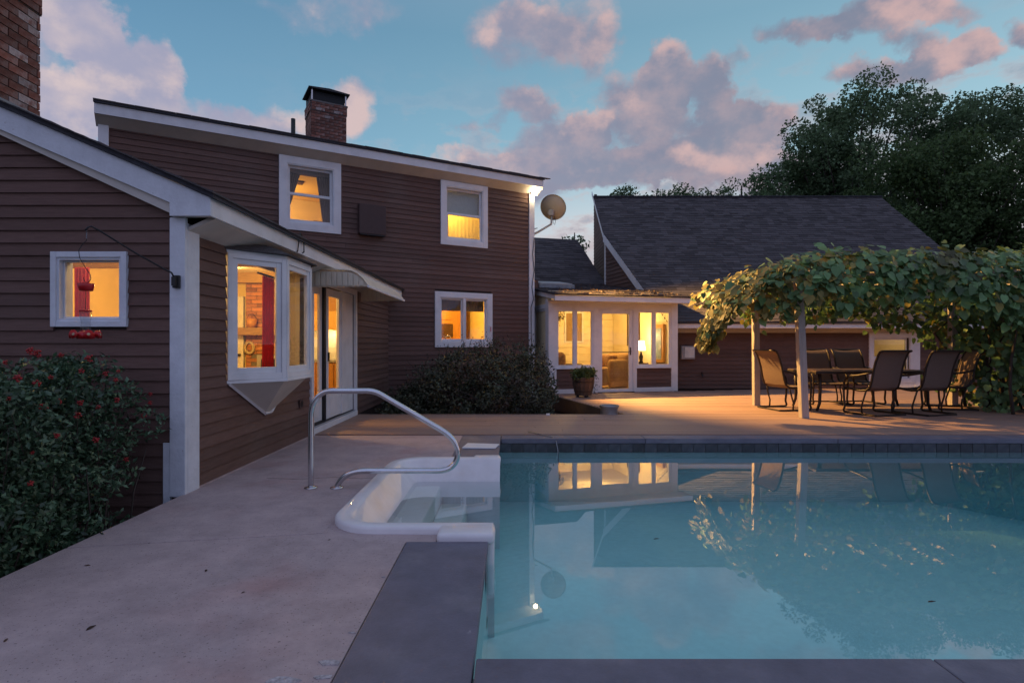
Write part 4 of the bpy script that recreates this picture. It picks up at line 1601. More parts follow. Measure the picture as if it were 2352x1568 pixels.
    # connector with its own roof between the main house and the annex
    P2 = lambda u, s: FR.p(u, .545 - 4.75 - s * .80, 2.318 + .16 * 4.75 + s * .60 + .05)
    nr = (Vector((0, 0, .80)) + FR.ew * .60).normalized()
    cn = part('connector_roof', t, P2(1.5, 1))
    a, c = -2.6, 3.4
    q = [P2(a, -.2), P2(c, -.2), P2(c, 3.2), P2(a, 3.2)]
    MB().hexa([v - Vector((0, 0, .12)) for v in q], [v - Vector((0, 0, .01)) for v in q]).build('roof_deck', 'shingle_flat', cn)
    o = tabs(MB(), P2, nr, a, c, -.1, 3.2, .14, .3).build('shingles', 'shingle', cn)
    o['kind'] = 'stuff'
    MB().box(FR, a, c, -7.0, -6.80, -.3, 4.6).build('wall', 'siding', t)
    # interior behind the window
    room(t, FA, 9.2, 11.2, .0, 1.58, 2.5, 'wall_c', 'floor_w', 'ceil', -.141)
    return t


build_ground()
build_patio()
build_pool()
build_steps()
build_water()
build_deck()
WING = build_wing()
MAIN = build_main()
SUNR = build_sunroom()
ANNEX = build_annex()


# ------------------------------------------------------------------ things seen through the windows
def wavy(b, F, a0, a1, c0, c1, z0, z1, w, waves=5, amp=.018, rows=8, cols=40):
    """pleated cloth hanging in a wall frame: bottom edge a0..a1 at z0, top edge c0..c1 at z1"""
    vs, fs = [], []
    for i in range(rows + 1):
        f = i / rows
        for j in range(cols + 1):
            g = j / cols
            u = (a0 + (a1 - a0) * g) * (1 - f) + (c0 + (c1 - c0) * g) * f
            vs.append(F.p(u, w + amp * math.sin(g * waves * 6.283 + .6 * f), z0 + (z1 - z0) * f))
    k = cols + 1
    for i in range(rows):
        for j in range(cols):
            fs.append((i * k + j, i * k + j + 1, (i + 1) * k + j + 1, (i + 1) * k + j))
    return b.add(vs, fs)


def cloth(name, label, F, a0, a1, c0, c1, z0, z1, w, m, waves=5, amp=.018):
    o = wavy(MB(), F, a0, a1, c0, c1, z0, z1, w, waves, amp).build(name, m, None, True)
    s = o.modifiers.new('cloth_thickness', 'SOLIDIFY')
    s.thickness = .004
    return tag(o, label, 'curtain')


def build_interiors():
    # wing: fireplace wall
    fp = part('fireplace', WING, (-4.4, 10.3, 0))
    FB = Frame((0, 10.42), (1, 0), (0, -1))
    MB().box(FB, -4.92, -3.86, -.085, 0, 0, 2.40).build('mortar', 'mortar', fp)
    cache = {}
    z, row = .01, 0
    while z < 2.38:
        u = -4.92 - (row % 2) * .105
        while u < -3.87:
            a, c = max(u, -4.92), min(u + .20, -3.86)
            if c - a > .02 and not (z < .95 and a < -4.02 and c > -4.62):
                k = round(c - a, 2)
                mw = Matrix.Translation((a, 10.42 + R.uniform(-.006, .004), z))
                if k not in cache:
                    o = MB().box(Frame((0, 0), (1, 0), (0, -1)), 0, c - a, -.02, .015, 0, .062).build('brick', 'brick_warm', fp, bevel=.004, seg=1)
                    o.matrix_basis = mw
                    cache[k] = o.data
                else:
                    place(cache[k], 'brick', fp, mw)
            u += .21
        z += .072
        row += 1
    MB().box(FB, -4.62, -4.02, -.02, .02, 0, .95).build('firebox', 'black', fp)
    b = MB()
    frame_boards(b, FB, -4.70, -3.94, .0, 1.0, .07, .016, .05)
    b.build('surround', 'grey_box', fp)
    MB().box(FB, -5.0, -3.8, .016, .22, 1.36, 1.50).build('mantel', 'beam', fp, bevel=.01)
    t = thing('interior_door', 'white panelled door beside the brick fireplace inside the wing', 'door', (-5.3, 10.4, 0))
    MB().box(FB, -5.72, -4.96, -.02, .03, 0, 2.08).build('leaf', 'white_appl', t)
    for z0, z1 in ((.2, .9), (1.05, 1.9)):
        for u0 in (-5.62, -5.30):
            MB().box(FB, u0, u0 + .25, .03, .042, z0, z1).build('panel', 'white_appl', t, bevel=.008)
    MB().tube([(-5.02, 10.385, 1.0), (-5.02, 10.33, 1.0)], .025, 8).build('knob', 'bronze', t)
    for i, y in enumerate((5.6, 7.9, 9.9)):
        MB().box(W, -6.5, -2.78, y, y + .16, 2.28, 2.459).build('ceiling_beam', 'beam', WING)
    MB().box(W, -3.0, -2.84, 4.7, 5.55, 2.2, 2.275).build('ceiling_beam', 'beam', WING)
    t = thing('copper_bucket', 'copper bucket standing on the fireplace mantel inside the wing', 'bucket', (-4.75, 10.27, 1.5))
    MB().lathe([(.07, .001), (.09, .16), (.095, .16), (.08, .02)], (-4.75, 10.27, 1.5), 16).build('pail', 'cabinet', t, True)
    MB().tube([(-4.84, 10.27, 1.66), (-4.80, 10.27, 1.74), (-4.72, 10.27, 1.75), (-4.66, 10.27, 1.66)], .006, 6).build('handle', 'bronze', t)
    t = thing('wall_wreath', 'small pale dried wreath hanging below the fireplace mantel', 'wreath', (-4.84, 10.38, 1.05))
    b = MB().tube([(-4.84 + .08 * math.cos(k * .5236), 10.37, 1.13 + .10 * math.sin(k * .5236)) for k in range(12)], .028, 6, True)
    b.build('ring', 'straw', t, True)
    cloth('red_curtain', 'long red curtain hanging just inside the bay window', Frame((-2.80, 6.30), (-.05, 1), (1, .05)), 0, .36, .02, .34, .905, 1.97, 0, 'cur_red', 4)
    cloth('added_tan_curtain', 'added tan cloth standing in for a curtain reflection in the bay window', Frame((-2.31, 6.27), (-.38, .40), (.40, .38)), 0, .46, 0, .46, .90, 2.0, -.06, 'wall_c', 5, .012)  # added cloth, imitates a curtain reflected in the pane
    MB().tube([(-2.80, 6.2, 1.985), (-2.82, 6.75, 1.985)], .012, 8).build('curtain_rod', 'bronze', WING)
    cloth('pink_curtain', 'coral red curtain behind the small window of the wing', Frame((-4.15, 5.35), (1, 0), (0, -1)), 0, .13, .0, .13, 1.0, 1.93, 0, 'cur_pink', 4)
    t = thing('wing_chair', 'dark rounded chair back just inside the small wing window', 'chair', (-3.95, 5.75, 0))
    MB().box(W, -4.16, -3.72, 5.50, 6.1, .28, .5).build('seat', 'dress', t, True, bevel=.05, seg=3)
    MB().box(W, -3.90, -3.72, 5.52, 6.08, .45, 1.50).build('backrest', 'dress', t, True, bevel=.08, seg=4)
    for x in (-4.12, -3.77):
        for y in (5.55, 6.02):
            MB().tube([(x, y, .3), (x, y, 0)], [.025, .018], 6).build('leg', 'dark_wood', t)
    # kitchen run behind the patio door
    t = thing('kitchen_cabinets', 'honey wood kitchen cabinets with bright backsplash behind the patio door', 'cabinet', (-3.3, 10.1, 0))
    MB().box(FB, -3.74, -2.80, .002, .55, .09, .88).build('base_cabinet', 'cabinet', t)
    MB().box(FB, -3.78, -2.79, .002, .58, .88, .92).build('worktop', 'grey_box', t)
    MB().box(FB, -3.74, -2.80, .003, .03, .921, 1.45).build('backsplash', 'white_appl', t)
    for i in range(3):
        a = -3.74 + i * .315
        MB().box(FB, a + .003, a + .31, .002, .33, 1.45, 2.2).build('wall_cabinet', 'cabinet', t, bevel=.004)
        MB().box(FB, a + .01, a + .30, .551, .565, .12, .85).build('cabinet_door', 'cabinet', t, bevel=.004)
    lamp('under_cabinet_light', (-3.3, 10.2, 1.38), 4, (1, .72, .3), .03)
    # upper left room
    cloth('curtain', 'left brown curtain gathered to the side of the upper left window', FM, -2.03, -1.94, -2.03, -1.73, 3.98, 4.70, -.20, 'cur_brown', 6)
    cloth('curtain', 'right brown curtain gathered to the side of the upper left window', FM, -1.31, -1.16, -1.46, -1.16, 3.60, 4.70, -.20, 'cur_brown', 6)
    MB().box(FM, -2.03, -1.15, -.26, -.16, 4.60, 4.74).build('pelmet', 'cur_brown', MAIN)
    MB().box(FM, -3.19, -.36, -3.99, -3.90, 4.10, 4.42).build('interior_beam', 'cabinet', MAIN)
    MB().box(FM, -2.55, -1.62, -3.98, -3.93, 3.3, 4.08).build('interior_panel', 'white_appl', MAIN)
    b = MB().box(FM, -1.52, -1.27, -3.2, -2.9, 2.9, 4.0)
    tag(b.build('brick_pier', 'brick_warm', None, bevel=.006), 'narrow brick pier inside the upper left room', 'pier')
    t = thing('armchair', 'brown rounded armchair behind the sill of the upper left window', 'chair', FM.p(-1.30, -.8, 2.9))
    MB().box(FM, -1.48, -1.12, -1.15, -.62, 3.15, 3.35).build('seat', 'sofa', t, True, bevel=.05, seg=3)
    MB().box(FM, -1.46, -1.14, -.75, -.58, 3.2, 3.80).build('backrest', 'sofa', t, True, bevel=.07, seg=4)
    for a in (-1.44, -1.18):
        for w in (-1.08, -.68):
            p = FM.p(a, w, 0)
            MB().tube([(p.x, p.y, 3.2), (p.x, p.y, 2.9)], .02, 6).build('leg', 'dark_wood', t)
    t = thing('writing_desk', 'honey wood desk at the back of the upper left room', 'desk', FM.p(-2.3, -2.9, 2.9))
    MB().box(FM, -2.7, -1.75, -3.4, -2.7, 3.70, 3.75).build('top', 'cabinet', t)
    for a in (-2.68, -1.81):
        for w in (-3.38, -2.76):
            MB().box(FM, a, a + .05, w, w + .05, 2.9, 3.70).build('leg', 'cabinet', t)
    fixture('ceiling_light', 'flush ceiling light in the upper left room', tuple(FM.p(-1.9, -3.3, 4.92)), .10)
    MB().box(FM, -1.95, -1.35, -2.35, -2.12, 4.965, 4.999).build('ceiling_vent', 'dark_wood', MAIN)
    # upper right room
    o = MB().box(FM, 1.32, 2.24, -.20, -.185, 4.16, 4.76).build('roller_blind', 'blind')
    tag(o, 'pale blind pulled halfway down inside the upper right window', 'blind')
    cloth('curtain', 'thin yellow curtain hanging behind the upper right window', FM, .95, 1.72, .95, 1.72, 2.95, 4.85, -.9, 'wall_y', 8, .004)
    cloth('curtain', 'yellow curtain panel on the right behind the upper right window', FM, 1.78, 2.7, 1.78, 2.7, 2.95, 4.85, -.92, 'wall_y', 9, .004)
    fixture('ceiling_light', 'flush ceiling light in the upper right room', tuple(FM.p(1.7, -.55, 4.92)), .08)
    # kitchen window
    o = wavy(MB(), FM, 1.17, 2.37, 1.17, 2.37, 1.96, 2.27, -.20, 14, .014).build('window_valance', 'cur_brown', None, True)
    tag(o, 'short brown valance across the top of the lower kitchen window', 'valance')
    t = thing('range_hood', 'pale louvred range hood seen through the lower kitchen window', 'range hood', FM.p(1.45, -2.6, 0))
    MB().prism(Frame(FM.p(1.15, 0, 0), (-.5, .866), (.866, .5)), [(2.3, 1.75), (2.95, 1.75), (2.95, 2.15), (2.62, 2.15)], 0, .6).build('canopy', 'white_appl', t)
    for i in range(5):
        MB().box(FM, 1.17, 1.73, -2.31 - .03 * i, -2.29 - .03 * i, 1.77 + .07 * i, 1.79 + .07 * i).build('louvre', 'dark_wood', t)
    t = thing('refrigerator', 'tall cream refrigerator seen through the lower kitchen window', 'refrigerator', FM.p(1.0, -2.6, 0))
    MB().box(FM, .65, 1.12, -2.95, -2.4, .0, 1.9).build('body', 'wall_c', t, bevel=.02)
    MB().box(FM, .67, 1.10, -2.40, -2.36, .9, 1.88).build('door', 'wall_c', t, bevel=.015)
    MB().tube([FM.p(1.05, -2.34, 1.0), FM.p(1.05, -2.34, 1.6)], .012, 6).build('handle', 'steel', t)
    t = thing('wall_oven_cabinet', 'honey wood cabinet with a dark oven door behind the kitchen window', 'cabinet', FM.p(2.3, -2.6, 0))
    MB().box(FM, 1.95, 2.9, -2.97, -2.4, 0, 2.3).build('carcass', 'cabinet', t)
    MB().box(FM, 2.08, 2.55, -2.40, -2.37, 1.38, 1.75).build('oven_door', 'dark_wood', t, bevel=.006)
    MB().box(FM, 2.08, 2.55, -2.40, -2.38, 1.85, 2.2).build('cabinet_door', 'cabinet', t, bevel=.006)
    t = thing('kitchen_faucet', 'curved steel faucet behind the sill of the kitchen window', 'faucet', FM.p(1.6, -.45, 1.1))
    MB().box(FM, .9, 2.9, -.75, -.16, 1.02, 1.06).build('worktop', 'grey_box', t)
    MB().tube([FM.p(1.62, -.42, 1.06), FM.p(1.62, -.42, 1.34), FM.p(1.60, -.42, 1.39), FM.p(1.55, -.43, 1.40), FM.p(1.50, -.44, 1.36), FM.p(1.49, -.44, 1.30)], .011, 8).build('spout', 'steel', t, True)
    fixture('ceiling_light', 'flush ceiling light in the kitchen', tuple(FM.p(1.7, -1.4, 2.43)), .10)
    # sunroom furniture
    def rb(t, name, m, u0, u1, w0, w1, z0, z1, bv=.06):
        return MB().box(FR, u0, u1, w0, w1, z0, z1).build(name, m, t, True, bevel=bv, seg=4)
    t = thing('sofa', 'tan rolled-arm sofa standing inside the glazed sunroom door', 'sofa', FR.p(2.1, -1.3, 0))
    rb(t, 'seat', 'sofa', 1.38, 2.45, -1.9, -1.0, .10, .58, .07)
    rb(t, 'armrest', 'sofa', 1.95, 2.75, -1.02, -.72, .06, .80, .10)
    rb(t, 'backrest', 'sofa', 2.35, 2.78, -2.0, -.74, .06, .96, .14)
    rb(t, 'cushion', 'sofa_pat', 2.10, 2.38, -1.75, -1.2, .55, .92, .09)
    t = thing('patterned_armchair', 'patterned rounded armchair behind the left sunroom window', 'chair', FR.p(.5, -1.0, 0))
    rb(t, 'seat', 'sofa_pat', .25, .78, -1.6, -.9, .10, .5)
    rb(t, 'backrest', 'sofa_pat', .20, .74, -1.0, -.72, .10, 1.0, .13)
    t = thing('floral_loveseat', 'pale floral loveseat at the back of the sunroom', 'sofa', FR.p(1.0, -2.8, 0))
    rb(t, 'seat', 'sofa', .5, 1.5, -3.2, -2.4, .10, .5)
    rb(t, 'backrest', 'sofa_pat', .5, 1.5, -3.45, -3.2, .10, .86, .1)
    t = thing('candle_table', 'small dark side table with a tall candlestick inside the sunroom', 'table', FR.p(1.75, -2.9, 0))
    p = FR.p(1.75, -2.9, 0)
    MB().lathe([(.24, .58), (.26, .60), (.26, .62)], p, 18).build('top', 'dark_wood', t)
    MB().lathe([(.16, 0), (.05, .05), (.03, .58)], p, 12).build('pedestal', 'dark_wood', t, True)
    MB().lathe([(.05, .62), (.018, .66), (.014, 1.0), (.035, 1.03), (.012, 1.05), (.011, 1.16)], p, 10).build('candlestick', 'black', t, True)
    t = thing('table_lamp', 'lit table lamp with a cream shade in the right sunroom window', 'lamp', FR.p(3.0, -1.09, 0))
    p = FR.p(3.0, -1.09, 0)
    MB().lathe([(.16, 0), (.16, .66), (.2, .66), (.2, .69)], p, 16).build('stand', 'dark_wood', t)
    MB().lathe([(.07, .69), (.04, .75), (.06, .86), (.02, .98), (.015, 1.03)], p, 14).build('lamp_base', 'bronze', t, True)
    MB().lathe([(.125, 1.03), (.085, 1.29)], p, 20).build('lamp_shade', 'lampshade', t, True)
    q = FR.p(3.0, -1.12, 1.42)
    lamp('table_lamp_light', tuple(q), 14, (1, .66, .28), .05)
    Fwr = Frame(FR.p(3.35, 0, 0), (-.259, .966), (-.966, -.259))
    t = thing('framed_mirror', 'tall dark framed mirror on the right wall of the sunroom', 'mirror', Fwr.p(2.2, 0, 1.6))
    b = MB()
    frame_boards(b, Fwr, 1.81, 2.57, 1.15, 2.15, .05, .0, .03)
    b.build('frame', 'dark_wood', t)
    MB().box(Fwr, 1.86, 2.52, .003, .01, 1.2, 2.1).build('mirror_panel', 'wall_c', t)
    t = thing('painted_clock_case', 'tall wall case with a painted dark panel in the right sunroom window', 'clock', Fwr.p(.75, .1, 1.3))
    MB().box(Fwr, .42, 1.0, .0, .08, .72, 1.72).build('case', 'cabinet', t, bevel=.01)
    MB().box(Fwr, .50, .93, .08, .09, .80, 1.62).build('painted_panel', 'clockface', t)
    Fb = Frame(FR.p(0, -3.574, 0), FR.eu, FR.ew)
    t = thing('wall_picture', 'pale framed picture on the back wall of the sunroom', 'picture', Fb.p(2.0, 0, 1.7))
    b = MB()
    frame_boards(b, Fb, 1.72, 2.34, 1.24, 2.2, .05, .0, .03)
    b.build('frame', 'white_appl', t)
    MB().box(Fb, 1.77, 2.29, .002, .01, 1.29, 2.15).build('canvas', 'beam', t)
    t = thing('hanging_plant', 'reddish hanging plant in the left sunroom window', 'plant', FR.p(.42, -.6, 1.9))
    c = FR.p(.42, -.6, 1.9)
    MB().lathe([(.04, -.12), (.09, -.06), (.10, .0)], c, 12).build('basket', 'dark_wood', t)
    MB().tube([(c.x, c.y, 1.95), (c.x, c.y, 2.40)], .003, 5).build('cord', 'black', t)
    pts = np.array(c) + NR.normal(size=(220, 3)) * np.array((.07, .07, .09)) + np.array((0, 0, -.02))
    leaves('foliage', pts, .05, LITTER, t, .3)
    lamp('wing_room_light', (-4.2, 8.4, 2.1), 92, (1, .55, .14))
    lamp('wing_room_light', (-4.9, 6.6, 2.1), 38, (1, .55, .15))
    lamp('wing_room_light', (-3.35, 5.15, 2.28), 12, (1, .62, .25))  # added lamp without a visible source, brightens the curtains' window side
    lamp('upper_room_light', tuple(FM.p(-1.9, -2.9, 4.3)), 28, (1, .54, .13))
    lamp('upper_room_light', tuple(FM.p(1.7, -.45, 4.55)), 30, (1, .62, .13))
    lamp('kitchen_light', tuple(FM.p(1.7, -1.4, 2.2)), 86, (1, .55, .13))
    lamp('sunroom_light', tuple(FR.p(1.90, -1.70, 2.25)), 90, (1, .61, .19), .05)
    lamp('annex_light', (10.1, 16.2, 1.3), 7, (1, .72, .4))


# ------------------------------------------------------------------ things on and around the house
def build_outside():
    # flood light
    p = FM.p(3.60, .09, 4.90)
    t = thing('flood_light', 'lit floodlight under the eave at the right corner of the tall house', 'floodlight', tuple(p))
    MB().box(FM, 3.545, 3.655, .026, .06, 4.84, 4.96).build('mount', 'white', t)
    MB().tube([FM.p(3.60, .05, 4.90), FM.p(3.615, .105, 4.885)], .02, 8).build('arm', 'white', t)
    c = FM.p(3.62, .135, 4.872)
    MB().lathe([(.015, -.05), (.042, -.03), (.05, 0), (.042, .03), (.015, .05)], c, 14).build('bulb', 'bulb', t, True)
    d = bpy.data.lights.new('flood_light_beam', 'SPOT')
    d.energy = 4800
    d.color = (1.0, .53, .14)
    d.spot_size = math.radians(84)
    d.spot_blend = .6
    d.shadow_soft_size = .05
    o = bpy.data.objects.new('flood_light_beam', d)
    COL.objects.link(o)
    o.location = FM.p(3.66, .20, 4.80)
    o.rotation_euler = (Vector((6.5, 12.2, 0)) - Vector(o.location)).to_track_quat('-Z', 'Y').to_euler()
    # satellite dish
    t = thing('satellite_dish', 'grey satellite dish on a bent pole beside the tall house corner', 'satellite dish', tuple(FM.p(3.7, .1, 3.9)))
    ctr = Vector((1.03, 14.6, 4.72))
    axis = Vector((.45, .78, .42)).normalized()
    e1 = axis.cross(Vector((0, 0, 1))).normalized()
    e2 = e1.cross(axis).normalized()
    b = MB()
    vs, fs = [], []
    n, m = 28, 7
    for sgn in (0, 1):
        for i in range(m + 1):
            r = i / m
            for k in range(n):
                a = 6.2832 * k / n
                vs.append(ctr + e1 * (.365 * r * math.cos(a)) + e2 * (.335 * r * math.sin(a)) + axis * (.10 * r * r - .012 * sgn))
    off = (m + 1) * n
    for sgn in (0, 1):
        for i in range(m):
            for k in range(n):
                q = (sgn * off + i * n + k, sgn * off + i * n + (k + 1) % n, sgn * off + (i + 1) * n + (k + 1) % n, sgn * off + (i + 1) * n + k)
                fs.append(q if sgn == 0 else q[::-1])
    fs += [(m * n + k, off + m * n + k, off + m * n + (k + 1) % n, m * n + (k + 1) % n) for k in range(n)]
    b.add(vs, fs).build('reflector', 'dish', t, True)
    bk = ctr - axis * .05 - e2 * .10
    Fd = Frame((bk.x, bk.y), (.87, -.5), (.5, .87))
    MB().box(Fd, -.06, .06, -.07, .03, bk.z - .09, bk.z + .06).build('back_bracket', 'grey_box', t, bevel=.008)
    MB().box(Fd, -.09, -.065, -.06, .04, bk.z - .05, bk.z + .02).build('clamp', 'zinc', t)
    j = FM.p(3.67, -.55, 3.86)
    MB().tube([bk - Vector((0, 0, .05)), bk - Vector((.01, 0, .30)), (bk + Vector(j)) / 2 - Vector((-.02, 0, .16)), Vector(j)], .028, 10).build('pole', 'grey_box', t, True)
    MB().tube([FM.p(3.67, -.50, 4.05), (bk + Vector(j)) / 2 - Vector((0, 0, .06))], .010, 6).build('brace', 'black', t)
    MB().box(FM, 3.662, 3.69, -.62, -.45, 3.74, 4.10).build('wall_plate', 'grey_box', t)
    arm_end = ctr + axis * .36 - e2 * .30
    MB().tube([ctr - e2 * .30 + axis * .08, arm_end], .012, 8).build('feed_arm', 'grey_box', t)
    MB().tube([arm_end, arm_end + e2 * .09 - axis * .03], [.03, .022], 10).build('feed_horn', 'black', t)
    MB().tube([bk + Vector((.06, 0, -.08)), bk + Vector((.10, 0, -.20)), bk + Vector((.08, 0, -.32)), bk + Vector((.04, 0, -.28)), bk + Vector((.03, 0, -.1))], .006, 6).build('cable', 'cable', t)
    # cable run down the corner board
    pts = [FM.p(3.64, .04, 3.8), FM.p(3.60, .04, 3.4), FM.p(3.64, .04, 3.0), FM.p(3.58, .04, 2.6), FM.p(3.62, .045, 2.3), FM.p(3.55, .04, 2.1), FM.p(3.56, .035, 1.2), FM.p(3.55, .035, .2)]
    tag(MB().tube(pts, .008, 6).build('wall_cable', 'cable', None, True), 'black cable running down the right corner board of the tall house', 'cable')
    # vent box
    t = thing('wall_vent', 'square brown vent box fixed between the two upper windows', 'vent', tuple(FM.p(-.35, 0, 3.47)))
    MB().box(FM, -.66, -.10, .0, .15, 3.48, 4.09).build('housing', 'vent_paint', t, bevel=.006)
    MB().box(FM, -.64, -.12, .01, .14, 3.455, 3.478).build('outlet', 'black', t)
    t = thing('thermometer', 'small red window thermometer on the casing of the kitchen window', 'thermometer', tuple(FM.p(2.435, .03, 1.54)))
    MB().box(FM, 2.41, 2.455, .03, .05, 1.46, 1.63).build('scale', 'white', t)
    MB().box(FM, 2.425, 2.44, .051, .058, 1.49, 1.60).build('tube', 'red_plastic', t)
    # awning above the patio door
    t = thing('door_awning', 'beige ribbed awning projecting over the patio door', 'awning', (-2.3, 8.6, 2.1))
    y0, y1 = 7.30, 9.70
    x0, x1 = -2.60, -1.86

    def top(f):
        return 2.165 - .02 * f - .19 * max(0, (f - .62) / .38) ** 2.2
    for y in (y0, y1):
        b = MB()
        n = 9
        k = 14
        poly = [(x0 + (x1 - x0) * i / k, top(i / k) - .012) for i in range(k + 1)] + [(x1 - .02, 1.945), (x0, 1.94)]
        b.prism(Frame((0, 0), (1, 0), (0, 1)), poly, y, y + .015)
        b.build('side_panel', 'beige', t)
        for i in range(n):
            a = x0 + .05 + i * (x1 - x0 - .10) / n
            h = top(min(1, (a - x0 + .06) / (x1 - x0))) - .02
            MB().box(W, a, a + .060, y - .014, y - .001, 1.955, h).build('side_rib', 'beige', t, bevel=.006)
    n = 10
    for i in range(n):
        f0, f1 = i / n, (i + 1) / n
        xa, xb = x0 + (x1 - x0) * f0, x0 + (x1 - x0) * f1 - .006
        MB().hexa([(xa, y0 - .02, top(f0)), (xb, y0 - .02, top(f1)), (xb, y1 + .02, top(f1)), (xa, y1 + .02, top(f0))],
                  [(xa, y0 - .02, top(f0) + .014), (xb, y0 - .02, top(f1) + .014), (xb, y1 + .02, top(f1) + .014), (xa, y1 + .02, top(f0) + .014)]).build('roof_slat', 'beige', t, bevel=.003)
    MB().box(W, x1 - .015, x1 + .012, y0 - .02, y1 + .02, 1.93, 1.965).build('front_lip', 'white', t, bevel=.005)
    for y in (7.5, 8.2, 8.9):
        MB().box(W, x0 + .1, x0 + .16, y, y + .05, 2.17, 2.20).build('bracket', 'beige', t)
    # cable loop over the eave
    tag(MB().tube([(-2.5, 6.15, 2.17), (-2.36, 6.2, 2.22), (-2.345, 6.2, 2.36), (-2.35, 6.25, 2.43), (-2.345, 6.34, 2.38), (-2.35, 6.36, 2.24), (-2.50, 6.45, 2.17)], .007, 6).build('eave_cable', 'cable', None, True),
        'black cable looped over the wing eave beside the awning', 'cable')
    # outlet on the wing side
    t = thing('wall_outlet', 'small brown outlet cover low on the wing wall near the patio door', 'outlet', (-2.63, 6.99, .46))
    MB().box(FS, 6.94, 7.04, .0, .022, .41, .51).build('cover', 'vent_paint', t, bevel=.004)
    MB().box(FS, 6.97, 7.01, .022, .027, .43, .49).build('flap', 'black', t)
    # boxes on the annex wall
    FA = Frame((0, 15.06), (1, 0), (0, -1))
    t = thing('meter_box', 'pale grey meter box on the annex wall beside the sunroom', 'meter box', (4.68, 15.0, 1))
    MB().box(FA, 4.50, 4.86, .0, .12, .80, 1.15).build('case', 'grey_box', t, bevel=.01)
    MB().box(FA, 4.58, 4.84, .12, .135, .84, 1.12).build('cover', 'white_appl', t, bevel=.006)
    t = thing('hose_tap', 'small dark tap low on the annex wall', 'tap', (5.07, 15.0, .38))
    MB().tube([FA.p(5.07, 0, .39), FA.p(5.07, .08, .39), FA.p(5.07, .09, .34)], .018, 8).build('spout', 'black', t)
    MB().tube([FA.p(5.07, .05, .40), FA.p(5.07, .05, .44)], .012, 6).build('stem', 'black', t)
    MB().lathe([(.03, .44), (.03, .455)], FA.p(5.07, .05, 0), 10).build('handle', 'black', t)


def smooth_path(pts, k=4):
    pts = [Vector(p) for p in pts]
    out = []
    for i in range(len(pts) - 1):
        p0, p1, p2, p3 = pts[max(i - 1, 0)], pts[i], pts[i + 1], pts[min(i + 2, len(pts) - 1)]
        for j in range(k):
            f = j / k
            out.append(.5 * ((2 * p1) + (p2 - p0) * f + (2 * p0 - 5 * p1 + 4 * p2 - p3) * f * f + (3 * p1 - p0 - 3 * p2 + p3) * f ** 3))
    return out + [pts[-1]]


def build_rail():
    t = thing('pool_handrail', 'bent stainless steel handrail beside the pool steps', 'handrail', (-1.57, 4.7, 0))
    raw = [(-1.679, 0), (-1.679, .2), (-1.679, .4), (-1.679, .54), (-1.679, .60), (-1.672, .66), (-1.650, .72), (-1.612, .77), (-1.565, .80), (-1.51, .81), (-1.45, .81), (-1.35, .81), (-1.26, .81), (-1.20, .81), (-1.15, .802), (-1.10, .782), (-1.04, .747), (-.85, .636), (-.66, .525),
           (-.60, .490), (-.535, .445), (-.485, .390), (-.458, .325), (-.455, .265), (-.478, .205), (-.525, .163), (-.585, .146), (-.64, .143), (-.70, .143), (-.93, .143), (-1.16, .143),
           (-1.22, .143), (-1.30, .136), (-1.37, .113), (-1.42, .075), (-1.452, .03), (-1.463, 0)]
    MB().tube(smooth_path([(x, 4.70, z) for x, z in raw]), .0235, 16).build('rail', 'steel', t, True)
    for x in (-1.679, -1.463):
        MB().lathe([(.055, .001), (.052, .008), (.028, .014)], (x, 4.70, 0), 18).build('escutcheon', 'steel', t, True)


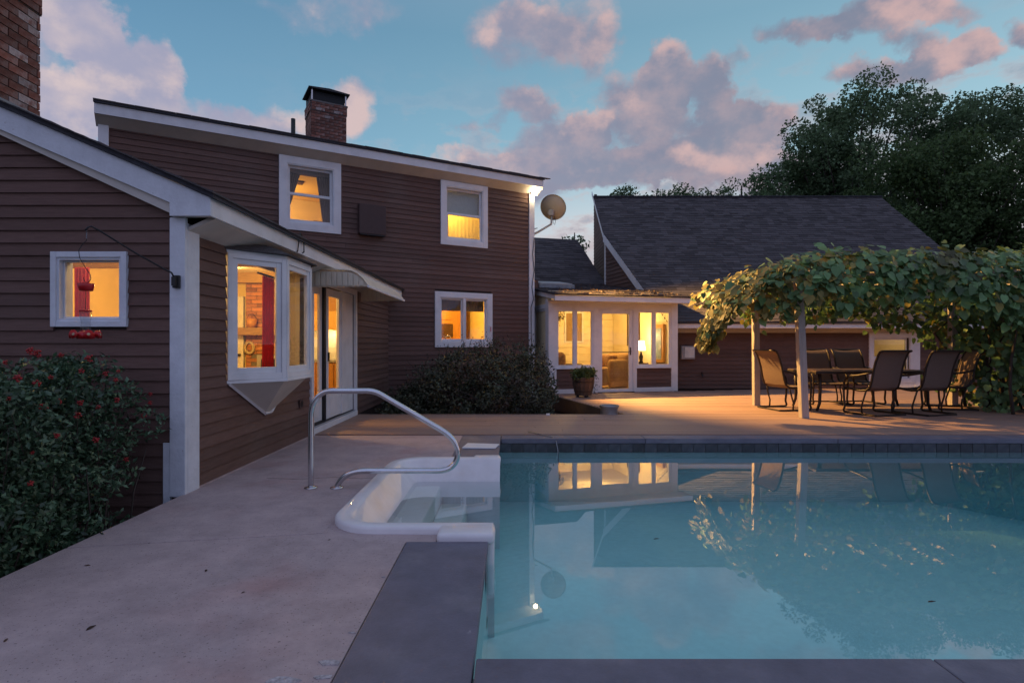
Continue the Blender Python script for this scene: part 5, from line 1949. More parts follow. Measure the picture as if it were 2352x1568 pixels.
def build_feeder():
    t = thing('feeder_bracket', 'black curved bracket arm fixed to the white corner post', 'bracket', (-2.665, 4.48, 1.7))
    MB().box(W, -2.695, -2.640, 4.462, 4.488, 1.645, 1.745).build('plate', 'black', t, bevel=.004)
    MB().box(W, -2.682, -2.653, 4.43, 4.465, 1.66, 1.73).build('hinge', 'black', t)
    a = Vector((-2.668, 4.44, 1.73))
    e = Vector((-3.06, 4.12, 2.055))
    pts = [a, a + Vector((-.01, -.01, .03)), a.lerp(e, .12) + Vector((0, 0, .015)), a.lerp(e, .5), a.lerp(e, .93), e + Vector((-.012, -.01, .004)), e + Vector((-.03, -.02, -.006)), e + Vector((-.04, -.03, -.03))]
    MB().tube(pts, .0065, 8).build('arm', 'black', t, True)
    X, Y = -3.098, 4.095
    Z = lambda y: 1.2 + (790 - y) * .003167
    dx = lambda x: X + (x - 201) * .003167
    t = thing('hummingbird_feeder', 'clear glass hummingbird feeder with a red flower base hanging by the small window', 'bird feeder', (X, Y, Z(777)))
    b = MB()
    for k in range(5):
        y = 530 + k * 4.2
        b.lathe([(.002, -.005), (.006, 0), (.002, .005)], (dx(202), Y, Z(y)), 8)
    b.build('bead_chain', 'steel', t)
    MB().tube([(dx(x), Y, Z(y)) for x, y in ((202, 524), (202, 552), (192, 562), (184, 575), (186, 592), (198, 612), (210, 630), (212, 641), (206, 649), (199, 648), (195, 638))], .0028, 6).build('hook', 'black', t, True)
    MB().lathe([(.042, Z(668) - Z(668)), (.053, Z(652) - Z(668)), (.050, Z(651) - Z(668)), (.036, .008)], (dx(201), Y, Z(668)), 20).build('ant_moat', 'red_plastic', t, True)
    MB().tube([(dx(201), Y, Z(650)), (dx(200), Y, Z(714))], .0025, 6).build('wire', 'black', t)
    MB().lathe([(.040, 0), (.040, .012), (.012, .016)], (dx(200), Y, Z(716)), 18).build('cap', 'red_plastic', t, True)
    MB().lathe([(.037, Z(717) - Z(763)), (.034, Z(730) - Z(763)), (.027, Z(742) - Z(763)), (.031, Z(752) - Z(763)), (.030, 0)], (dx(200), Y, Z(763)), 20).build('bottle', 'clear', t, True)
    MB().lathe([(.050, -.026), (.066, -.010), (.062, .014), (.034, .026)], (dx(200), Y, Z(770)), 20).build('base', 'red_plastic', t, True)
    for k in range(6):
        an = k * 1.047 + .3
        c = Vector((dx(200) + .060 * math.cos(an), Y + .060 * math.sin(an), Z(769)))
        o = Vector((math.cos(an), math.sin(an), .15)).normalized()
        MB().tube([c, c + o * .016, c + o * .032], [.010, .020, .032], 10).build('flower_port', 'red_plastic', t, True)
        MB().tube([c + o * .030, c + o * .035], [.012, .009], 8).build('flower_eye', 'straw', t)


def build_small():
    t = thing('barrel_planter', 'wooden half barrel planter with a leafy green plant beside the sunroom door', 'planter', (1.60, 12.62, 0))
    c = Vector((1.60, 12.62, DECK_Z + .05))
    n = 16
    for k in range(n):
        a0, a1 = 6.2832 * k / n + .012, 6.2832 * (k + 1) / n - .012
        ring = lambda r, z: [c + Vector((r * math.cos(a), r * math.sin(a), z)) for a in (a0, a1)]
        lo, mid, hi = .185, .235, .255
        b = MB()
        A, B_, C_ = ring(lo, 0), ring(mid, .2), ring(hi, .40)
        D, E_, G = ring(lo - .02, 0), ring(mid - .02, .2), ring(hi - .02, .40)
        b.add(A + B_ + C_ + D + E_ + G, [(0, 1, 3, 2), (2, 3, 5, 4), (7, 6, 8, 9), (9, 8, 10, 11), (4, 5, 11, 10), (1, 0, 6, 7), (0, 2, 8, 6), (2, 4, 10, 8), (3, 1, 7, 9), (5, 3, 9, 11)])
        b.build('stave', 'barrel', t)
    for z, r in ((.09, .212), (.30, .249)):
        MB().tube([c + Vector((r * math.cos(k * .2618), r * math.sin(k * .2618), z)) for k in range(24)], .008, 5, True).build('hoop', 'bronze', t)
    for a in (.8, 2.9, 5.0):
        q = c + Vector((.13 * math.cos(a), .13 * math.sin(a), 0))
        MB().box(W, q.x - .03, q.x + .03, q.y - .03, q.y + .03, DECK_Z + .001, DECK_Z + .051).build('foot', 'black', t)
    MB().lathe([(.22, .34), (.22, .36)], c, 18).build('potting_soil', 'soil', t)
    pts = clump_points([(c.x + NR.uniform(-.2, .2), c.y + NR.uniform(-.2, .2), c.z + NR.uniform(.40, .58)) for _ in range(26)], [.10] * 26, -60)
    leaves('plant_foliage', pts, .05, 'leaf_pot', t, .8, .6)
    b = MB()
    for k in range(10):
        a = NR.uniform(0, 6.28)
        b.tube([c + Vector((0, 0, .36)), c + Vector((.1 * math.cos(a), .1 * math.sin(a), .5)), c + Vector((.24 * math.cos(a), .24 * math.sin(a), .58))], .005, 5)
    b.build('stems', 'leaf_pot', t)
    tr = np.array([(c.x + .27 + .03 * math.sin(k), c.y - .1, c.z + .42 - .06 * k) for k in range(8)])
    leaves('trailing_sprig', np.repeat(tr, 5, 0) + NR.normal(size=(40, 3)) * .025, .04, 'leaf_bush', t, .3)
    # grey pot at the corner of the bed
    t = thing('metal_pot', 'grey metal pot with a wide rim standing in the corner of the shrub bed', 'pot', (1.66, 9.62, -.34))
    MB().lathe([(.13, 0), (.15, .36), (.145, .43), (.17, .48), (.172, .50), (.155, .50), (.13, .40)], (1.66, 9.62, -.34), 22).build('body', 'zinc', t, True)
    MB().box(W, .57, .63, 9.36, 9.42, DECK_Z + .001, DECK_Z + .03).build('edging_block', 'white', None, bevel=.004)
    tag(bpy.data.objects['edging_block'], 'tiny white block on the deck edge beside the big shrub', 'block')
    # white lid on the coping
    b = MB().hexa([(-.57, 6.42, .006), (-.19, 6.42, .006), (-.15, 6.66, .006), (-.53, 6.70, .006)], [(-.57, 6.42, .024), (-.19, 6.42, .016), (-.15, 6.66, .022), (-.53, 6.70, .026)])
    tag(b.build('skimmer_lid', 'paper', None, bevel=.004), 'thin white lid lying on the coping beyond the handrail', 'lid')
    # thin hose into the pool
    tag(MB().tube([(.22, 7.6, .02), (.40, 7.38, .014), (.52, 7.2, .012), (.56, 7.12, -.03), (.58, 7.08, -.16), (.60, 7.05, -.5)], .006, 6).build('thin_hose', 'zinc', None, True),
        'thin pale hose running over the far coping into the water', 'hose')
    # fallen leaves on the patio
    spots = [(-1.62, 2.98, .018, 'lying right of the long concrete crack'), (-2.30, 3.05, .016, 'lying near the holly bush edge'),
             (-1.78, 2.38, .022, 'lying alone in the near left of the patio'), (-1.30, 2.72, .010, 'the size of a seed in mid patio'),
             (-2.05, 2.28, .014, 'lying in the lower left of the patio'), (-1.12, 3.45, .010, 'beside the corner of the pool steps')]
    for x, y, s, w in spots:
        p = [(-1, -.1, 0), (-.3, -.35, .12), (1, .0, .05), (.1, .35, .2), (-.6, .25, .1)]
        a = R.uniform(0, 6.28)
        ca, sa = math.cos(a), math.sin(a)
        v = [(x + s * (ca * px - sa * py), y + s * (sa * px + ca * py), .003 + pz * s) for px, py, pz in p]
        b = MB().add(v + [(q[0], q[1], q[2] - .002) for q in v], [(0, 1, 2, 3, 4), (9, 8, 7, 6, 5)] + [(j, 5 + j, 5 + (j + 1) % 5, (j + 1) % 5) for j in range(5)])
        tag(b.build('fallen_leaf', 'leaf_litter'), 'small dark fallen leaf ' + w, 'leaf', 'fallen leaves on the patio')


# ------------------------------------------------------------------ dining set
def copy_tree(o, parent=None):
    c = o.copy()
    COL.objects.link(c)
    if parent is not None:
        c.parent = parent
        c.matrix_parent_inverse = o.matrix_parent_inverse.copy()
    for ch in list(o.children):
        copy_tree(ch, c)
    return c


def make_chair(label):
    t = thing('sling_chair', label, 'chair', (0, 0, 0), 'sling chairs around the patio table')
    back = [(-.47, 1.075), (-.425, 1.06), (-.385, 1.00), (-.345, .90), (-.31, .78), (-.285, .66), (-.265, .56), (-.235, .47)]
    seat = [(-.235, .47), (-.18, .42), (-.08, .405), (.05, .415), (.18, .435), (.25, .435), (.29, .41)]
    hw = .298

    def ribbon(prof, z):
        b = MB()
        n = len(prof)
        for s in (0, 1):
            vs = []
            for y, zz in prof:
                vs += [(-hw, y, zz - .006 * s), (0, y - .012, zz - .010 - .006 * s), (hw, y, zz - .006 * s)]
            fs = []
            for i in range(n - 1):
                for k in (0, 1):
                    q = (i * 3 + k, i * 3 + k + 1, (i + 1) * 3 + k + 1, (i + 1) * 3 + k)
                    fs.append(q if s == 0 else q[::-1])
            b.add(vs, fs)
        return b
    ribbon(back, 0).build('back_sling', 'sling', t, True)
    ribbon(seat, 0).build('seat_sling', 'sling', t, True)
    for s in (-1, 1):
        x = s * (hw + .01)
        MB().tube([(x, y, z) for y, z in back + seat[1:]], .020, 8).build('side_rail', 'bronze', t, True)
        xa = s * (hw + .035)
        arm = [(x, -.30, .72), (xa, -.22, .70), (xa, -.05, .665), (xa, .10, .645), (xa, .19, .60), (xa, .235, .52), (xa, .245, .42), (xa, .24, .25), (xa, .225, .12), (xa, .245, .05),
               (xa, .21, .018), (xa, .12, .016), (xa, -.25, .016), (xa - s * .02, -.36, .016)]
        MB().tube(smooth_path(arm, 3), .018, 8).build('arm_leg', 'bronze', t, True)
        MB().tube([(x, -.17, .42), (xa, -.15, .30), (xa, -.10, .14), (xa, -.11, .03)], .014, 8).build('rear_leg', 'bronze', t, True)
    MB().tube([(-hw - .01, -.475, 1.075), (hw + .01, -.475, 1.075)], .016, 8).build('top_rail', 'bronze', t)
    MB().tube([(-hw - .01, .29, .405), (hw + .01, .29, .405)], .014, 8).build('front_rail', 'bronze', t)
    MB().tube([(-hw - .015, -.36, .016), (hw + .015, -.36, .016)], .014, 8).build('floor_rail', 'bronze', t)
    MB().tube([(-hw, -.17, .415), (hw, -.17, .415)], .013, 8).build('seat_rail', 'bronze', t)
    return t


def build_dining():
    t = thing('patio_table', 'long dark patio dining table under the vine pergola', 'table', (6.35, 10.35, 0))
    x0, x1, y0, y1 = 5.30, 7.45, 9.82, 10.86
    b = MB()
    frame_boards(b, Frame((0, 0, 0), (1, 0), (0, 1)), 0, 0, 0, 0, 0, 0, 0) if False else None
    MB().box(W, x0, x1, y0, y1, DECK_Z + .665, DECK_Z + .70).build('apron', 'bronze', t, bevel=.008)
    n = 13
    for i in range(n):
        a = x0 + .01 + i * (x1 - x0 - .02) / n
        MB().box(W, a, a + (x1 - x0 - .02) / n - .008, y0 + .01, y1 - .01, DECK_Z + .701, DECK_Z + .718).build('slat', 'table', t, bevel=.003, seg=1)
    for x in (x0 + .12, x1 - .12):
        for y in (y0 + .10, y1 - .10):
            sx = -1 if x < 6.3 else 1
            MB().tube([(x, y, DECK_Z + .67), (x - .01 * sx, y, .40), (x + .0 * sx, y, .16), (x + .05 * sx, y, DECK_Z + .012)], [.034, .028, .026, .022], 8).build('leg', 'bronze', t, True)
    spots = [(5.02, 10.30, -80, 'tan sling chair at the left end of the patio table, lit by the floodlight'),
             (6.20, 11.20, 180, 'sling chair behind the table, second from the left'),
             (6.95, 11.22, 186, 'sling chair behind the table in front of the annex window'),
             (6.14, 9.62, 17, 'sling chair with its back to the pool, left one of two'),
             (7.02, 9.66, 17, 'sling chair with its back to the pool, right one of two'),
             (8.05, 10.42, 72, 'sling chair at the right end of the table beside the vine thicket')]
    proto = make_chair(spots[0][3])
    objs = [proto] + [copy_tree(proto) for _ in spots[1:]]
    for o, (x, y, a, l) in zip(objs, spots):
        o.location = (x, y, DECK_Z)
        o.rotation_euler = (0, 0, math.radians(a))
        o['label'] = l


# ------------------------------------------------------------------ vegetation
HEART = np.array([[0, 0, 0], [-.10, .20, .03], [.05, .40, .05], [.35, .46, .02], [.68, .28, -.04], [1.0, 0, -.12],
                  [.68, -.28, -.04], [.35, -.46, .02], [.05, -.40, .05], [-.10, -.20, .03], [.45, 0, -.05]])
HEART_F = np.array([[0, 1, 10], [1, 2, 10], [2, 3, 10], [3, 4, 10], [4, 5, 10], [5, 6, 10], [6, 7, 10], [7, 8, 10], [8, 9, 10], [9, 0, 10]])


def leaf_bases(nrm, jit, droop=1.0):
    n = len(nrm)
    nn = nrm + NR.normal(size=(n, 3)) * jit
    nn /= np.linalg.norm(nn, axis=1, keepdims=True)
    tip = np.tile(np.array([[0, 0, -droop]]), (n, 1)) + NR.normal(size=(n, 3)) * .55
    tip -= (tip * nn).sum(1, keepdims=True) * nn
    tip /= np.linalg.norm(tip, axis=1, keepdims=True)
    return np.stack([tip, np.cross(nn, tip), nn], axis=1)


def vine_top(x):
    return float(np.interp(x, [3.15, 3.4, 3.7, 4.2, 4.8, 5.5, 6.5, 7.5, 8.3, 9.0, 9.6, 10.5, 12], [1.5, 1.95, 2.2, 2.42, 2.56, 2.62, 2.60, 2.58, 2.63, 2.80, 2.72, 2.70, 2.66]))


def vine_bottom(x):
    return float(np.interp(x, [3.2, 3.5, 4.0, 4.6, 5.3, 5.8, 6.2, 6.8, 7.3, 8.0, 12], [1.05, 1.35, 1.62, 1.80, 1.82, 1.90, 2.05, 1.90, 1.62, 1.50, 1.5]))


def build_vine():
    t = thing('pergola', 'grey timber pergola posts and beams carrying the vine', 'pergola', (6.5, 10, 0))
    Fp = Frame((4.69, 9.04), (1, 0), (0, 1))
    MB().hexa([(4.632, 8.985, DECK_Z), (4.75, 8.985, DECK_Z), (4.75, 9.10, DECK_Z), (4.632, 9.10, DECK_Z)],
              [(4.545, 8.985, 2.2), (4.655, 8.985, 2.2), (4.655, 9.10, 2.2), (4.545, 9.10, 2.2)]).build('post', 'wood_post', t, bevel=.006)
    MB().hexa([(4.675, 10.85, DECK_Z), (4.79, 10.85, DECK_Z), (4.79, 10.965, DECK_Z), (4.675, 10.965, DECK_Z)],
              [(4.66, 10.85, 2.2), (4.77, 10.85, 2.2), (4.77, 10.965, 2.2), (4.66, 10.965, 2.2)]).build('post', 'wood_post', t, bevel=.006)
    for x, y in ((8.42, 10.75), (8.55, 9.1)):
        MB().box(W, x - .06, x + .06, y - .06, y + .06, DECK_Z, 2.2).build('post', 'wood_post', t, bevel=.006)
    for y in (9.04, 10.9):
        MB().box(W, 4.2, 11.5, y - .025, y + .025, 2.201, 2.34).build('beam', 'wood_post', t)
    x = 4.3
    while x < 11.4:
        MB().box(W, x, x + .04, 8.7, 11.25, 2.341, 2.40).build('rafter', 'wood_post', t)
        x += .55
    v = thing('grape_vine', 'thick leafy vine draped over the pergola, golden at its lit left end', 'vine', (8.4, 10.2, 0))
    P, N, S = [], [], []

    def add(p, n, s):
        P.append(p)
        N.append(n)
        S.append(s)
    # top
    for _ in range(2600):
        x = NR.uniform(3.5, 11.2)
        y = NR.uniform(8.55, 11.3)
        z = vine_top(x) - .10 * ((y - 8.9) / 2.4) ** 2 - (.22 if y < 8.7 else 0) + NR.normal() * .07 + .07 * math.sin(x * 3.1 + y * 2)
        add((x, y, z), (0 + (-.6 if x < 4.2 else 0), -.55, 1.0), NR.uniform(.06, .17))
    # front curtain
    front = len(P)
    for _ in range(2300):
        x = NR.uniform(3.9, 11.2)
        lo, hi = vine_bottom(x) + .08 * math.sin(x * 7) + .06 * math.sin(x * 17), vine_top(x) + .03
        z = hi - (hi - lo) * NR.uniform(0, 1) ** .85
        f = (z - lo) / (hi - lo)
        y = 8.62 + .35 * max(0, f - .55) + NR.normal() * .06 - .10 * math.sin(f * 3.1) + (max(0, 4.5 - x) * .7)
        add((x, y, z), (NR.normal() * .2, -1.0, .35 + .5 * f), NR.uniform(.06, .17))
    # left end, hanging
    for _ in range(1300):
        g = NR.uniform(0, 1)
        z = 1.14 + g * 1.29
        wid = .16 + .95 * g
        y = 9.55 + NR.uniform(-1, 1) * wid * .9 - .15 * (1 - g)
        x = 3.26 + .95 * g ** 1.9 + NR.normal() * .05 + .12 * abs(y - 9.6) ** 2
        add((x, y, z), (-1.0, -.30, .25 + .5 * g), NR.uniform(.06, .14))
    end = len(P)
    # underside fringe and back curtain
    for _ in range(850):
        x = NR.uniform(3.8, 11.0)
        y = NR.uniform(8.9, 11.3)
        z = 2.02 + NR.normal() * .16 - (.12 if y > 10.6 else 0)
        add((x, y, z), (NR.normal() * .5, -.5, NR.normal() * .6), NR.uniform(.08, .14))
    for _ in range(1150):
        x = NR.uniform(4.6, 10.6)
        y = NR.uniform(11.0, 11.4)
        lo = 1.72 + .10 * math.sin(x * 5) - (.45 * max(0, (x - 7.0)) if x < 8.2 else .55)
        add((x, y, NR.uniform(lo, 2.4)), (0, -1, .1), NR.uniform(.09, .14))
    # thicket down to the deck at the right
    for _ in range(4200):
        x = NR.uniform(8.15, 12.2)
        y = NR.uniform(9.6, 11.4) + max(0, x - 9.5) * .1
        z = NR.uniform(.05, 2.3)
        if z < 1.3 and x < 8.5 + .3 * math.sin(z * 9) - .2:
            continue
        add((x, y, z), (-.4, -1, .3), NR.uniform(.06, .13))
    for _ in range(2000):
        x = NR.uniform(8.3, 12.2)
        z = NR.uniform(.04, 2.2)
        y = 9.55 + .2 * math.sin(x * 3 + z * 4) + max(0, 8.9 - x) * .5 + NR.normal() * .08
        add((x, y, z), (-.2, -1, .35), NR.uniform(.06, .14))
    P, N, S = np.array(P), np.array(N), np.array(S)
    B = leaf_bases(N, .33)
    # the largest-looking leaves are single objects
    cand = np.arange(front, end)
    dist = np.linalg.norm(P[cand] - np.array([0, 0, 1.2]), axis=1)
    infr = (P[cand][:, 0] / P[cand][:, 1]) < .93
    score = S[cand] / dist * infr
    pick = cand[np.argsort(-score)[:300]]
    meshes = []
    for m in ('leaf_vine', 'leaf_vine_gold'):
        me = bpy.data.meshes.new('leaf')
        me.from_pydata([tuple(q) for q in HEART], [], [tuple(int(k) for k in f) for f in HEART_F])
        me.materials.append(M[m])
        me.polygons.foreach_set('use_smooth', [True] * len(me.polygons))
        meshes.append(me)
    for i in pick:
        mw = Matrix([[B[i][0][r] * S[i], B[i][1][r] * S[i], B[i][2][r] * S[i], P[i][r]] for r in range(3)] + [[0, 0, 0, 1]])
        gold = R.random() < float(np.interp(P[i][0], [3.4, 4.2, 5.2, 6.5], [.75, .5, .22, .06]))  # gold share rises to the left, standing in for the floodlight
        place(meshes[1 if gold else 0], 'leaf', v, mw)
    rest = np.setdiff1d(np.arange(len(P)), pick)
    vv = np.einsum('kj,njc->nkc', HEART, B[rest]) * S[rest][:, None, None] + P[rest][:, None, :]
    off = np.arange(len(rest))[:, None, None] * len(HEART)
    ff = (HEART_F[None] + off).reshape(-1, 3)
    gd = NR.uniform(size=len(rest)) < np.interp(P[rest][:, 0], [3.4, 4.2, 5.2, 6.5], [.75, .5, .2, .06])  # painted floodlight gold, denser towards the left end
    for mask, mm in ((gd, 'leaf_vine_gold_mass'), (~gd, 'leaf_vine_mass')):
        w3 = vv[mask]
        off = np.arange(len(w3))[:, None, None] * len(HEART)
        o = np_mesh('leaf_mass', w3.reshape(-1, 3), (HEART_F[None] + off).reshape(-1, 3), mm, v)
        o['kind'] = 'stuff'
    b = MB()
    for k in range(26):
        x = NR.uniform(4.2, 10.5)
        pts = [(x, NR.uniform(8.8, 9.2), 2.3)]
        for j in range(6):
            q = pts[-1]
            pts.append((q[0] + NR.uniform(-.3, .3), q[1] + NR.uniform(.2, .45), 2.42 + NR.uniform(-.05, .08)))
        b.tube(pts, .012, 5)
    for k in range(14):
        x, y = NR.uniform(8.4, 9.6), NR.uniform(9.3, 10.9)
        pts = [(x + NR.normal() * .08 * j, y + NR.normal() * .06 * j, .0 + j * .47) for j in range(6)]
        b.tube(pts, [.03, .026, .022, .018, .014, .010], 6)
    o = b.build('stems', 'bark', v, True)
    o['kind'] = 'stuff'


def branchy(b, base, tips, r0, split=.35):
    base = Vector(base)
    for tp in tips:
        tp = Vector(tp)
        mid = base.lerp(tp, .5) + Vector((R.uniform(-.1, .1), R.uniform(-.1, .1), R.uniform(0, .12))) * (tp - base).length
        b.tube([base, mid, tp], [r0, r0 * .6, r0 * .2], 5)


def build_shrubs():
    # berry bush in the left bed
    t = thing('berry_bush', 'dark green bush with clusters of red berries beside the wing', 'bush', (-3.5, 3.5, -.3))
    C, Rr = [], []
    for _ in range(260):
        y = NR.uniform(2.45, 4.32)
        x = NR.uniform(min(-.96 * y - .35, -2.95), -2.76)
        top = 1.17 - .16 * abs(math.sin(x * 4 + y * 3)) - max(0, x + 3.3) * .28
        z = -.28 + (top + .28) * NR.uniform(0, 1) ** .8
        C.append((x, y, z))
        Rr.append(NR.uniform(.11, .20))
    pts = clump_points(C, Rr, -190)
    leaves('foliage', pts, .043, 'leaf_holly', t, .6, .50)
    # sprays along the edge of the patio and tall shoots
    spr = []
    b = MB()
    for k in range(60):
        y = NR.uniform(2.9, 4.3)
        x = NR.uniform(min(-.93 * y, -2.9), -2.75)
        z = NR.uniform(.45, .98) - max(0, x + 3.3) * .4
        d = NR.normal(size=3) * .35 + np.array((.2, -.15, .75))
        d /= np.linalg.norm(d)
        ln = NR.uniform(.15, .34)
        b.tube([(x, y, z), tuple(np.array((x, y, z)) + d * ln)], [.004, .002], 4)
        for j in range(11):
            spr.append(np.array((x, y, z)) + d * ln * (j / 10) + NR.normal(size=3) * .012)
    for k in range(9):
        y = 2.1 + k * .26
        b.tube([(-2.85, y, -.28), (-2.80 + NR.normal() * .04, y + .02, .1), (-2.74, y + NR.normal() * .06, .42)], [.008, .006, .003], 5)
    leaves('shoot_foliage', np.array(spr), .042, 'leaf_holly', t, .5, .45)
    for k in range(16):
        x, y = NR.uniform(-4.4, -2.9), NR.uniform(2.5, 4.2)
        branchy(b, (x, y, -.3), [(x + NR.normal() * .25, y + NR.normal() * .2, NR.uniform(.3, .9)) for _ in range(4)], .012)
    o = b.build('stems', 'bark', t)
    o['kind'] = 'stuff'
    px = [(70, 805), (205, 823), (116, 866), (42, 868), (12, 832), (187, 852), (134, 922), (268, 918), (243, 858), (266, 873), (178, 953), (130, 1000), (85, 880), (20, 915),
          (185, 925), (225, 935), (345, 925), (140, 815), (86, 812), (330, 955), (220, 1010), (75, 1040), (70, 1110), (272, 852), (290, 1055), (345, 905), (100, 935)]
    ico = []
    ph = (1 + 5 ** .5) / 2
    iv = [(-1, ph, 0), (1, ph, 0), (-1, -ph, 0), (1, -ph, 0), (0, -1, ph), (0, 1, ph), (0, -1, -ph), (0, 1, -ph), (ph, 0, -1), (ph, 0, 1), (-ph, 0, -1), (-ph, 0, 1)]
    iv = [Vector(q).normalized() for q in iv]
    fi = [(0, 11, 5), (0, 5, 1), (0, 1, 7), (0, 7, 10), (0, 10, 11), (1, 5, 9), (5, 11, 4), (11, 10, 2), (10, 7, 6), (7, 1, 8), (3, 9, 4), (3, 4, 2), (3, 2, 6), (3, 6, 8), (3, 8, 9), (4, 9, 5), (2, 4, 11), (6, 2, 10), (8, 6, 7), (9, 8, 1)]
    me = None
    for i, (x, y) in enumerate(px):
        Y = min(4.34, 2.68 * 1293 / (1176 - x) * NR.uniform(.985, 1.06))
        c = Vector(((x - 1176) / 1293 * Y, Y, 1.2 - (y - 790) / 1293 * Y))
        if me is None:
            b = MB()
            for k in range(24):
                o = Vector(NR.normal(size=3) * .0095)
                b.add([o + q * .0066 for q in iv], fi)
            ob = b.build('berry_cluster', 'berry', t, True)
            me = ob.data
            ob.matrix_basis = Matrix.Translation(c)
        else:
            place(me, 'berry_cluster', t, Matrix.Translation(c) @ Matrix.Rotation(NR.uniform(0, 6.28), 4, 'Z') @ Matrix.Rotation(NR.uniform(0, 3), 4, 'X') @ Matrix.Scale(NR.uniform(.55, 1.05), 4))
    # big dusky shrub in the bed before the tall house
    t = thing('dusky_shrub', 'broad dark shrub growing in the bed below the kitchen window', 'bush', (-.9, 11.2, -.34))
    C, Rr = [], []
    for _ in range(240):
        x = NR.uniform(-2.3, .72)
        y = NR.uniform(9.75, 12.3)
        if y > 12.0 + (x + 2.63) * .577 - .25 or x > edge_x(y) - .3:
            continue
        h = float(np.interp(x, [-2.4, -1.9, -1.4, -.8, -.2, .3, .6, .8], [.18, .55, .98, 1.20, 1.24, 1.20, 1.05, .5])) - max(0, 10.4 - y) * .5
        z = NR.uniform(-.25, max(.1, h) - .12)
        C.append((x, y, z))
        Rr.append(NR.uniform(.16, .27))
    pts = clump_points(C, Rr, -125)
    leaves('foliage', pts, .062, 'leaf_bush', t, .5, .5)
    b = MB()
    spr = []
    for k in range(70):
        x, y = NR.uniform(-1.9, .6), NR.uniform(10.2, 12.0)
        h = float(np.interp(x, [-2.4, -1.9, -1.4, -.8, -.2, .3, .6, .8], [.18, .55, .98, 1.20, 1.24, 1.20, 1.05, .5]))
        z0 = h - .15
        d = Vector((NR.normal() * .3, NR.normal() * .3, 1)).normalized()
        ln = NR.uniform(.15, .38)
        b.tube([(x, y, z0), tuple(Vector((x, y, z0)) + d * ln)], [.005, .002], 4)
        for j in range(10):
            spr.append(np.array(Vector((x, y, z0)) + d * ln * (j / 9)) + NR.normal(size=3) * .016)
    leaves('shoot_foliage', np.array(spr), .042, 'leaf_bush', t, .5)
    for k in range(9):
        branchy(b, (-.8 + NR.normal() * .3, 11.1 + NR.normal() * .2, -.34), [(NR.uniform(-2, .5), NR.uniform(10.2, 11.9), NR.uniform(.1, .9)) for _ in range(3)], .02)
    o = b.build('stems', 'bark', t)
    o['kind'] = 'stuff'


def make_tree(name, label, base, height, crown, nclump, leaf, per, m, cr=(.6, 1.1), group=None, shell=.55, low=.0, seed=1, trunk_r=None, fl=.5):
    """crown: list of ellipsoids (centre, radii); limbs reach into the clumps"""
    global NR
    keep = NR
    NR = np.random.default_rng(seed)
    t = thing(name, label, 'tree', base, group)
    C, Rr = [], []
    vol = np.array([e[1][0] * e[1][1] * e[1][2] for e in crown])
    for k in range(nclump):
        e = crown[NR.choice(len(crown), p=vol / vol.sum())]
        d = NR.normal(size=3)
        d /= np.linalg.norm(d)
        r = NR.uniform(shell, 1.0) ** .6
        p = np.array(e[0]) + d * np.array(e[1]) * r
        if p[2] < low:
            continue
        C.append(p)
        Rr.append(NR.uniform(*cr))
    pts = clump_points(C, Rr, -per, .75)
    leaves('crown', pts, leaf, m, t, fl, .62)
    b = MB()
    bx = Vector(base)
    tr = trunk_r or height * .02
    topc = Vector(np.mean([c for c, r in crown], axis=0))
    p1 = bx.lerp(topc, .45)
    b.tube([bx, bx.lerp(topc, .2), p1, topc + Vector((0, 0, height * .12))], [tr * 1.25, tr, tr * .75, tr * .2], 9)
    b.build('trunk', 'bark', t, True)
    b = MB()
    for k in range(0, len(C), 3):
        c = Vector(C[k])
        s = bx.lerp(topc, R.uniform(.3, .9))
        mid = s.lerp(c, .55) + Vector((0, 0, -.06 * (c - s).length))
        b.tube([s, mid, c], [tr * .32, tr * .18, tr * .05], 5)
    o = b.build('limbs', 'bark', t, True)
    o['kind'] = 'stuff'
    NR = keep
    return t


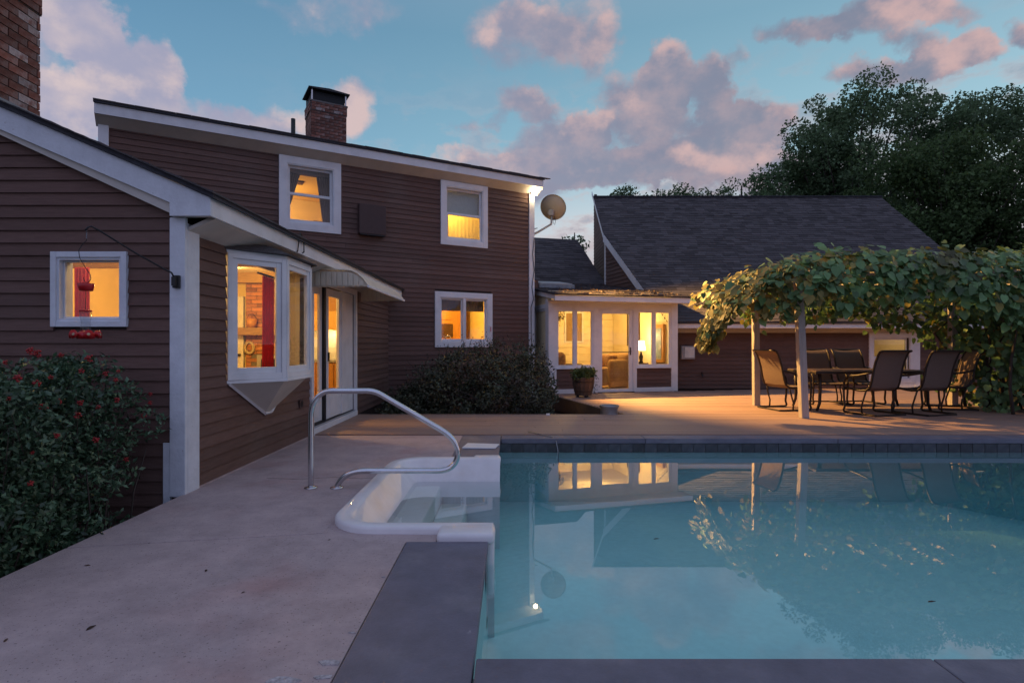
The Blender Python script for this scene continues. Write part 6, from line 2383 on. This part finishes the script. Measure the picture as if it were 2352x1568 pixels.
def build_trees():
    make_tree('oak_tree', 'tall spreading oak with sky showing through behind the annex roof', (19.0, 31, -.4), 16, [((15.9, 30.5, 9.2), (3.0, 3, 3.6)), ((20.0, 31, 11.8), (4.6, 3.6, 3.9)), ((17.6, 31, 7.5), (3.8, 3, 3)), ((25.5, 31, 11.2), (4.2, 3.6, 4.3)), ((14.5, 30.5, 7.8), (2.5, 2.4, 2.9)), ((17.5, 30.5, 9.5), (3.2, 2.6, 3.4))],
              430, .17, 210, 'leaf_tree', (.5, 1.0), 'trees behind the annex', .35, 5, 3)
    make_tree('dark_maple', 'dense dark tree standing right behind the annex roof', (19.0, 24.5, -.4), 11, [((18.2, 24.3, 7.0), (3.6, 2.6, 3.6)), ((21.5, 24.5, 6.5), (3.6, 3, 4.0)), ((16.6, 24, 4.6), (2.6, 2, 2.4)), ((20, 24.3, 3.2), (4.5, 2.2, 2.6))],
              330, .16, 210, 'leaf_dark', (.5, .95), 'trees behind the annex', .2, .4, 7)
    k = 0
    for x, z, s, lab in ((1440, 425, 1.0, 'leftmost small treetop peeping over the annex ridge'), (1500, 432, .8, 'second small treetop over the annex ridge'),
                         (1560, 428, .9, 'third small treetop over the annex ridge'), (1625, 420, 1.1, 'fourth small treetop over the annex ridge'),
                         (1695, 405, 1.3, 'small treetop over the ridge next to the tall oak')):
        Y = 38
        X = (x - 1176) / 1293 * Y
        Z = 1.2 + (790 - z) / 1293 * Y
        make_tree('far_tree', lab, (X, Y, -.4), Z, [((X, Y, Z - 1.3 * s), (1.35 * s, 1.2 * s, 1.15 * s)), ((X + .5, Y, Z - 2.6), (1.5, 1.2, 1.3))], 40, .17, 95, 'leaf_tree', (.4, .75), 'far treetops over the ridge', .3, 4, 20 + k)
        k += 1
    make_tree('far_tree', 'tiny treetop showing over the connector roof beside the dish', (4.0, 36, -.4), 8, [((4.0, 36, 7.35), (.85, .8, .65))], 14, .20, 50, 'leaf_tree', (.3, .5), 'far treetops over the ridge', .3, 3, 40)


build_interiors()
build_outside()
build_rail()
build_feeder()
build_small()
build_dining()
build_vine()
build_shrubs()
build_trees()
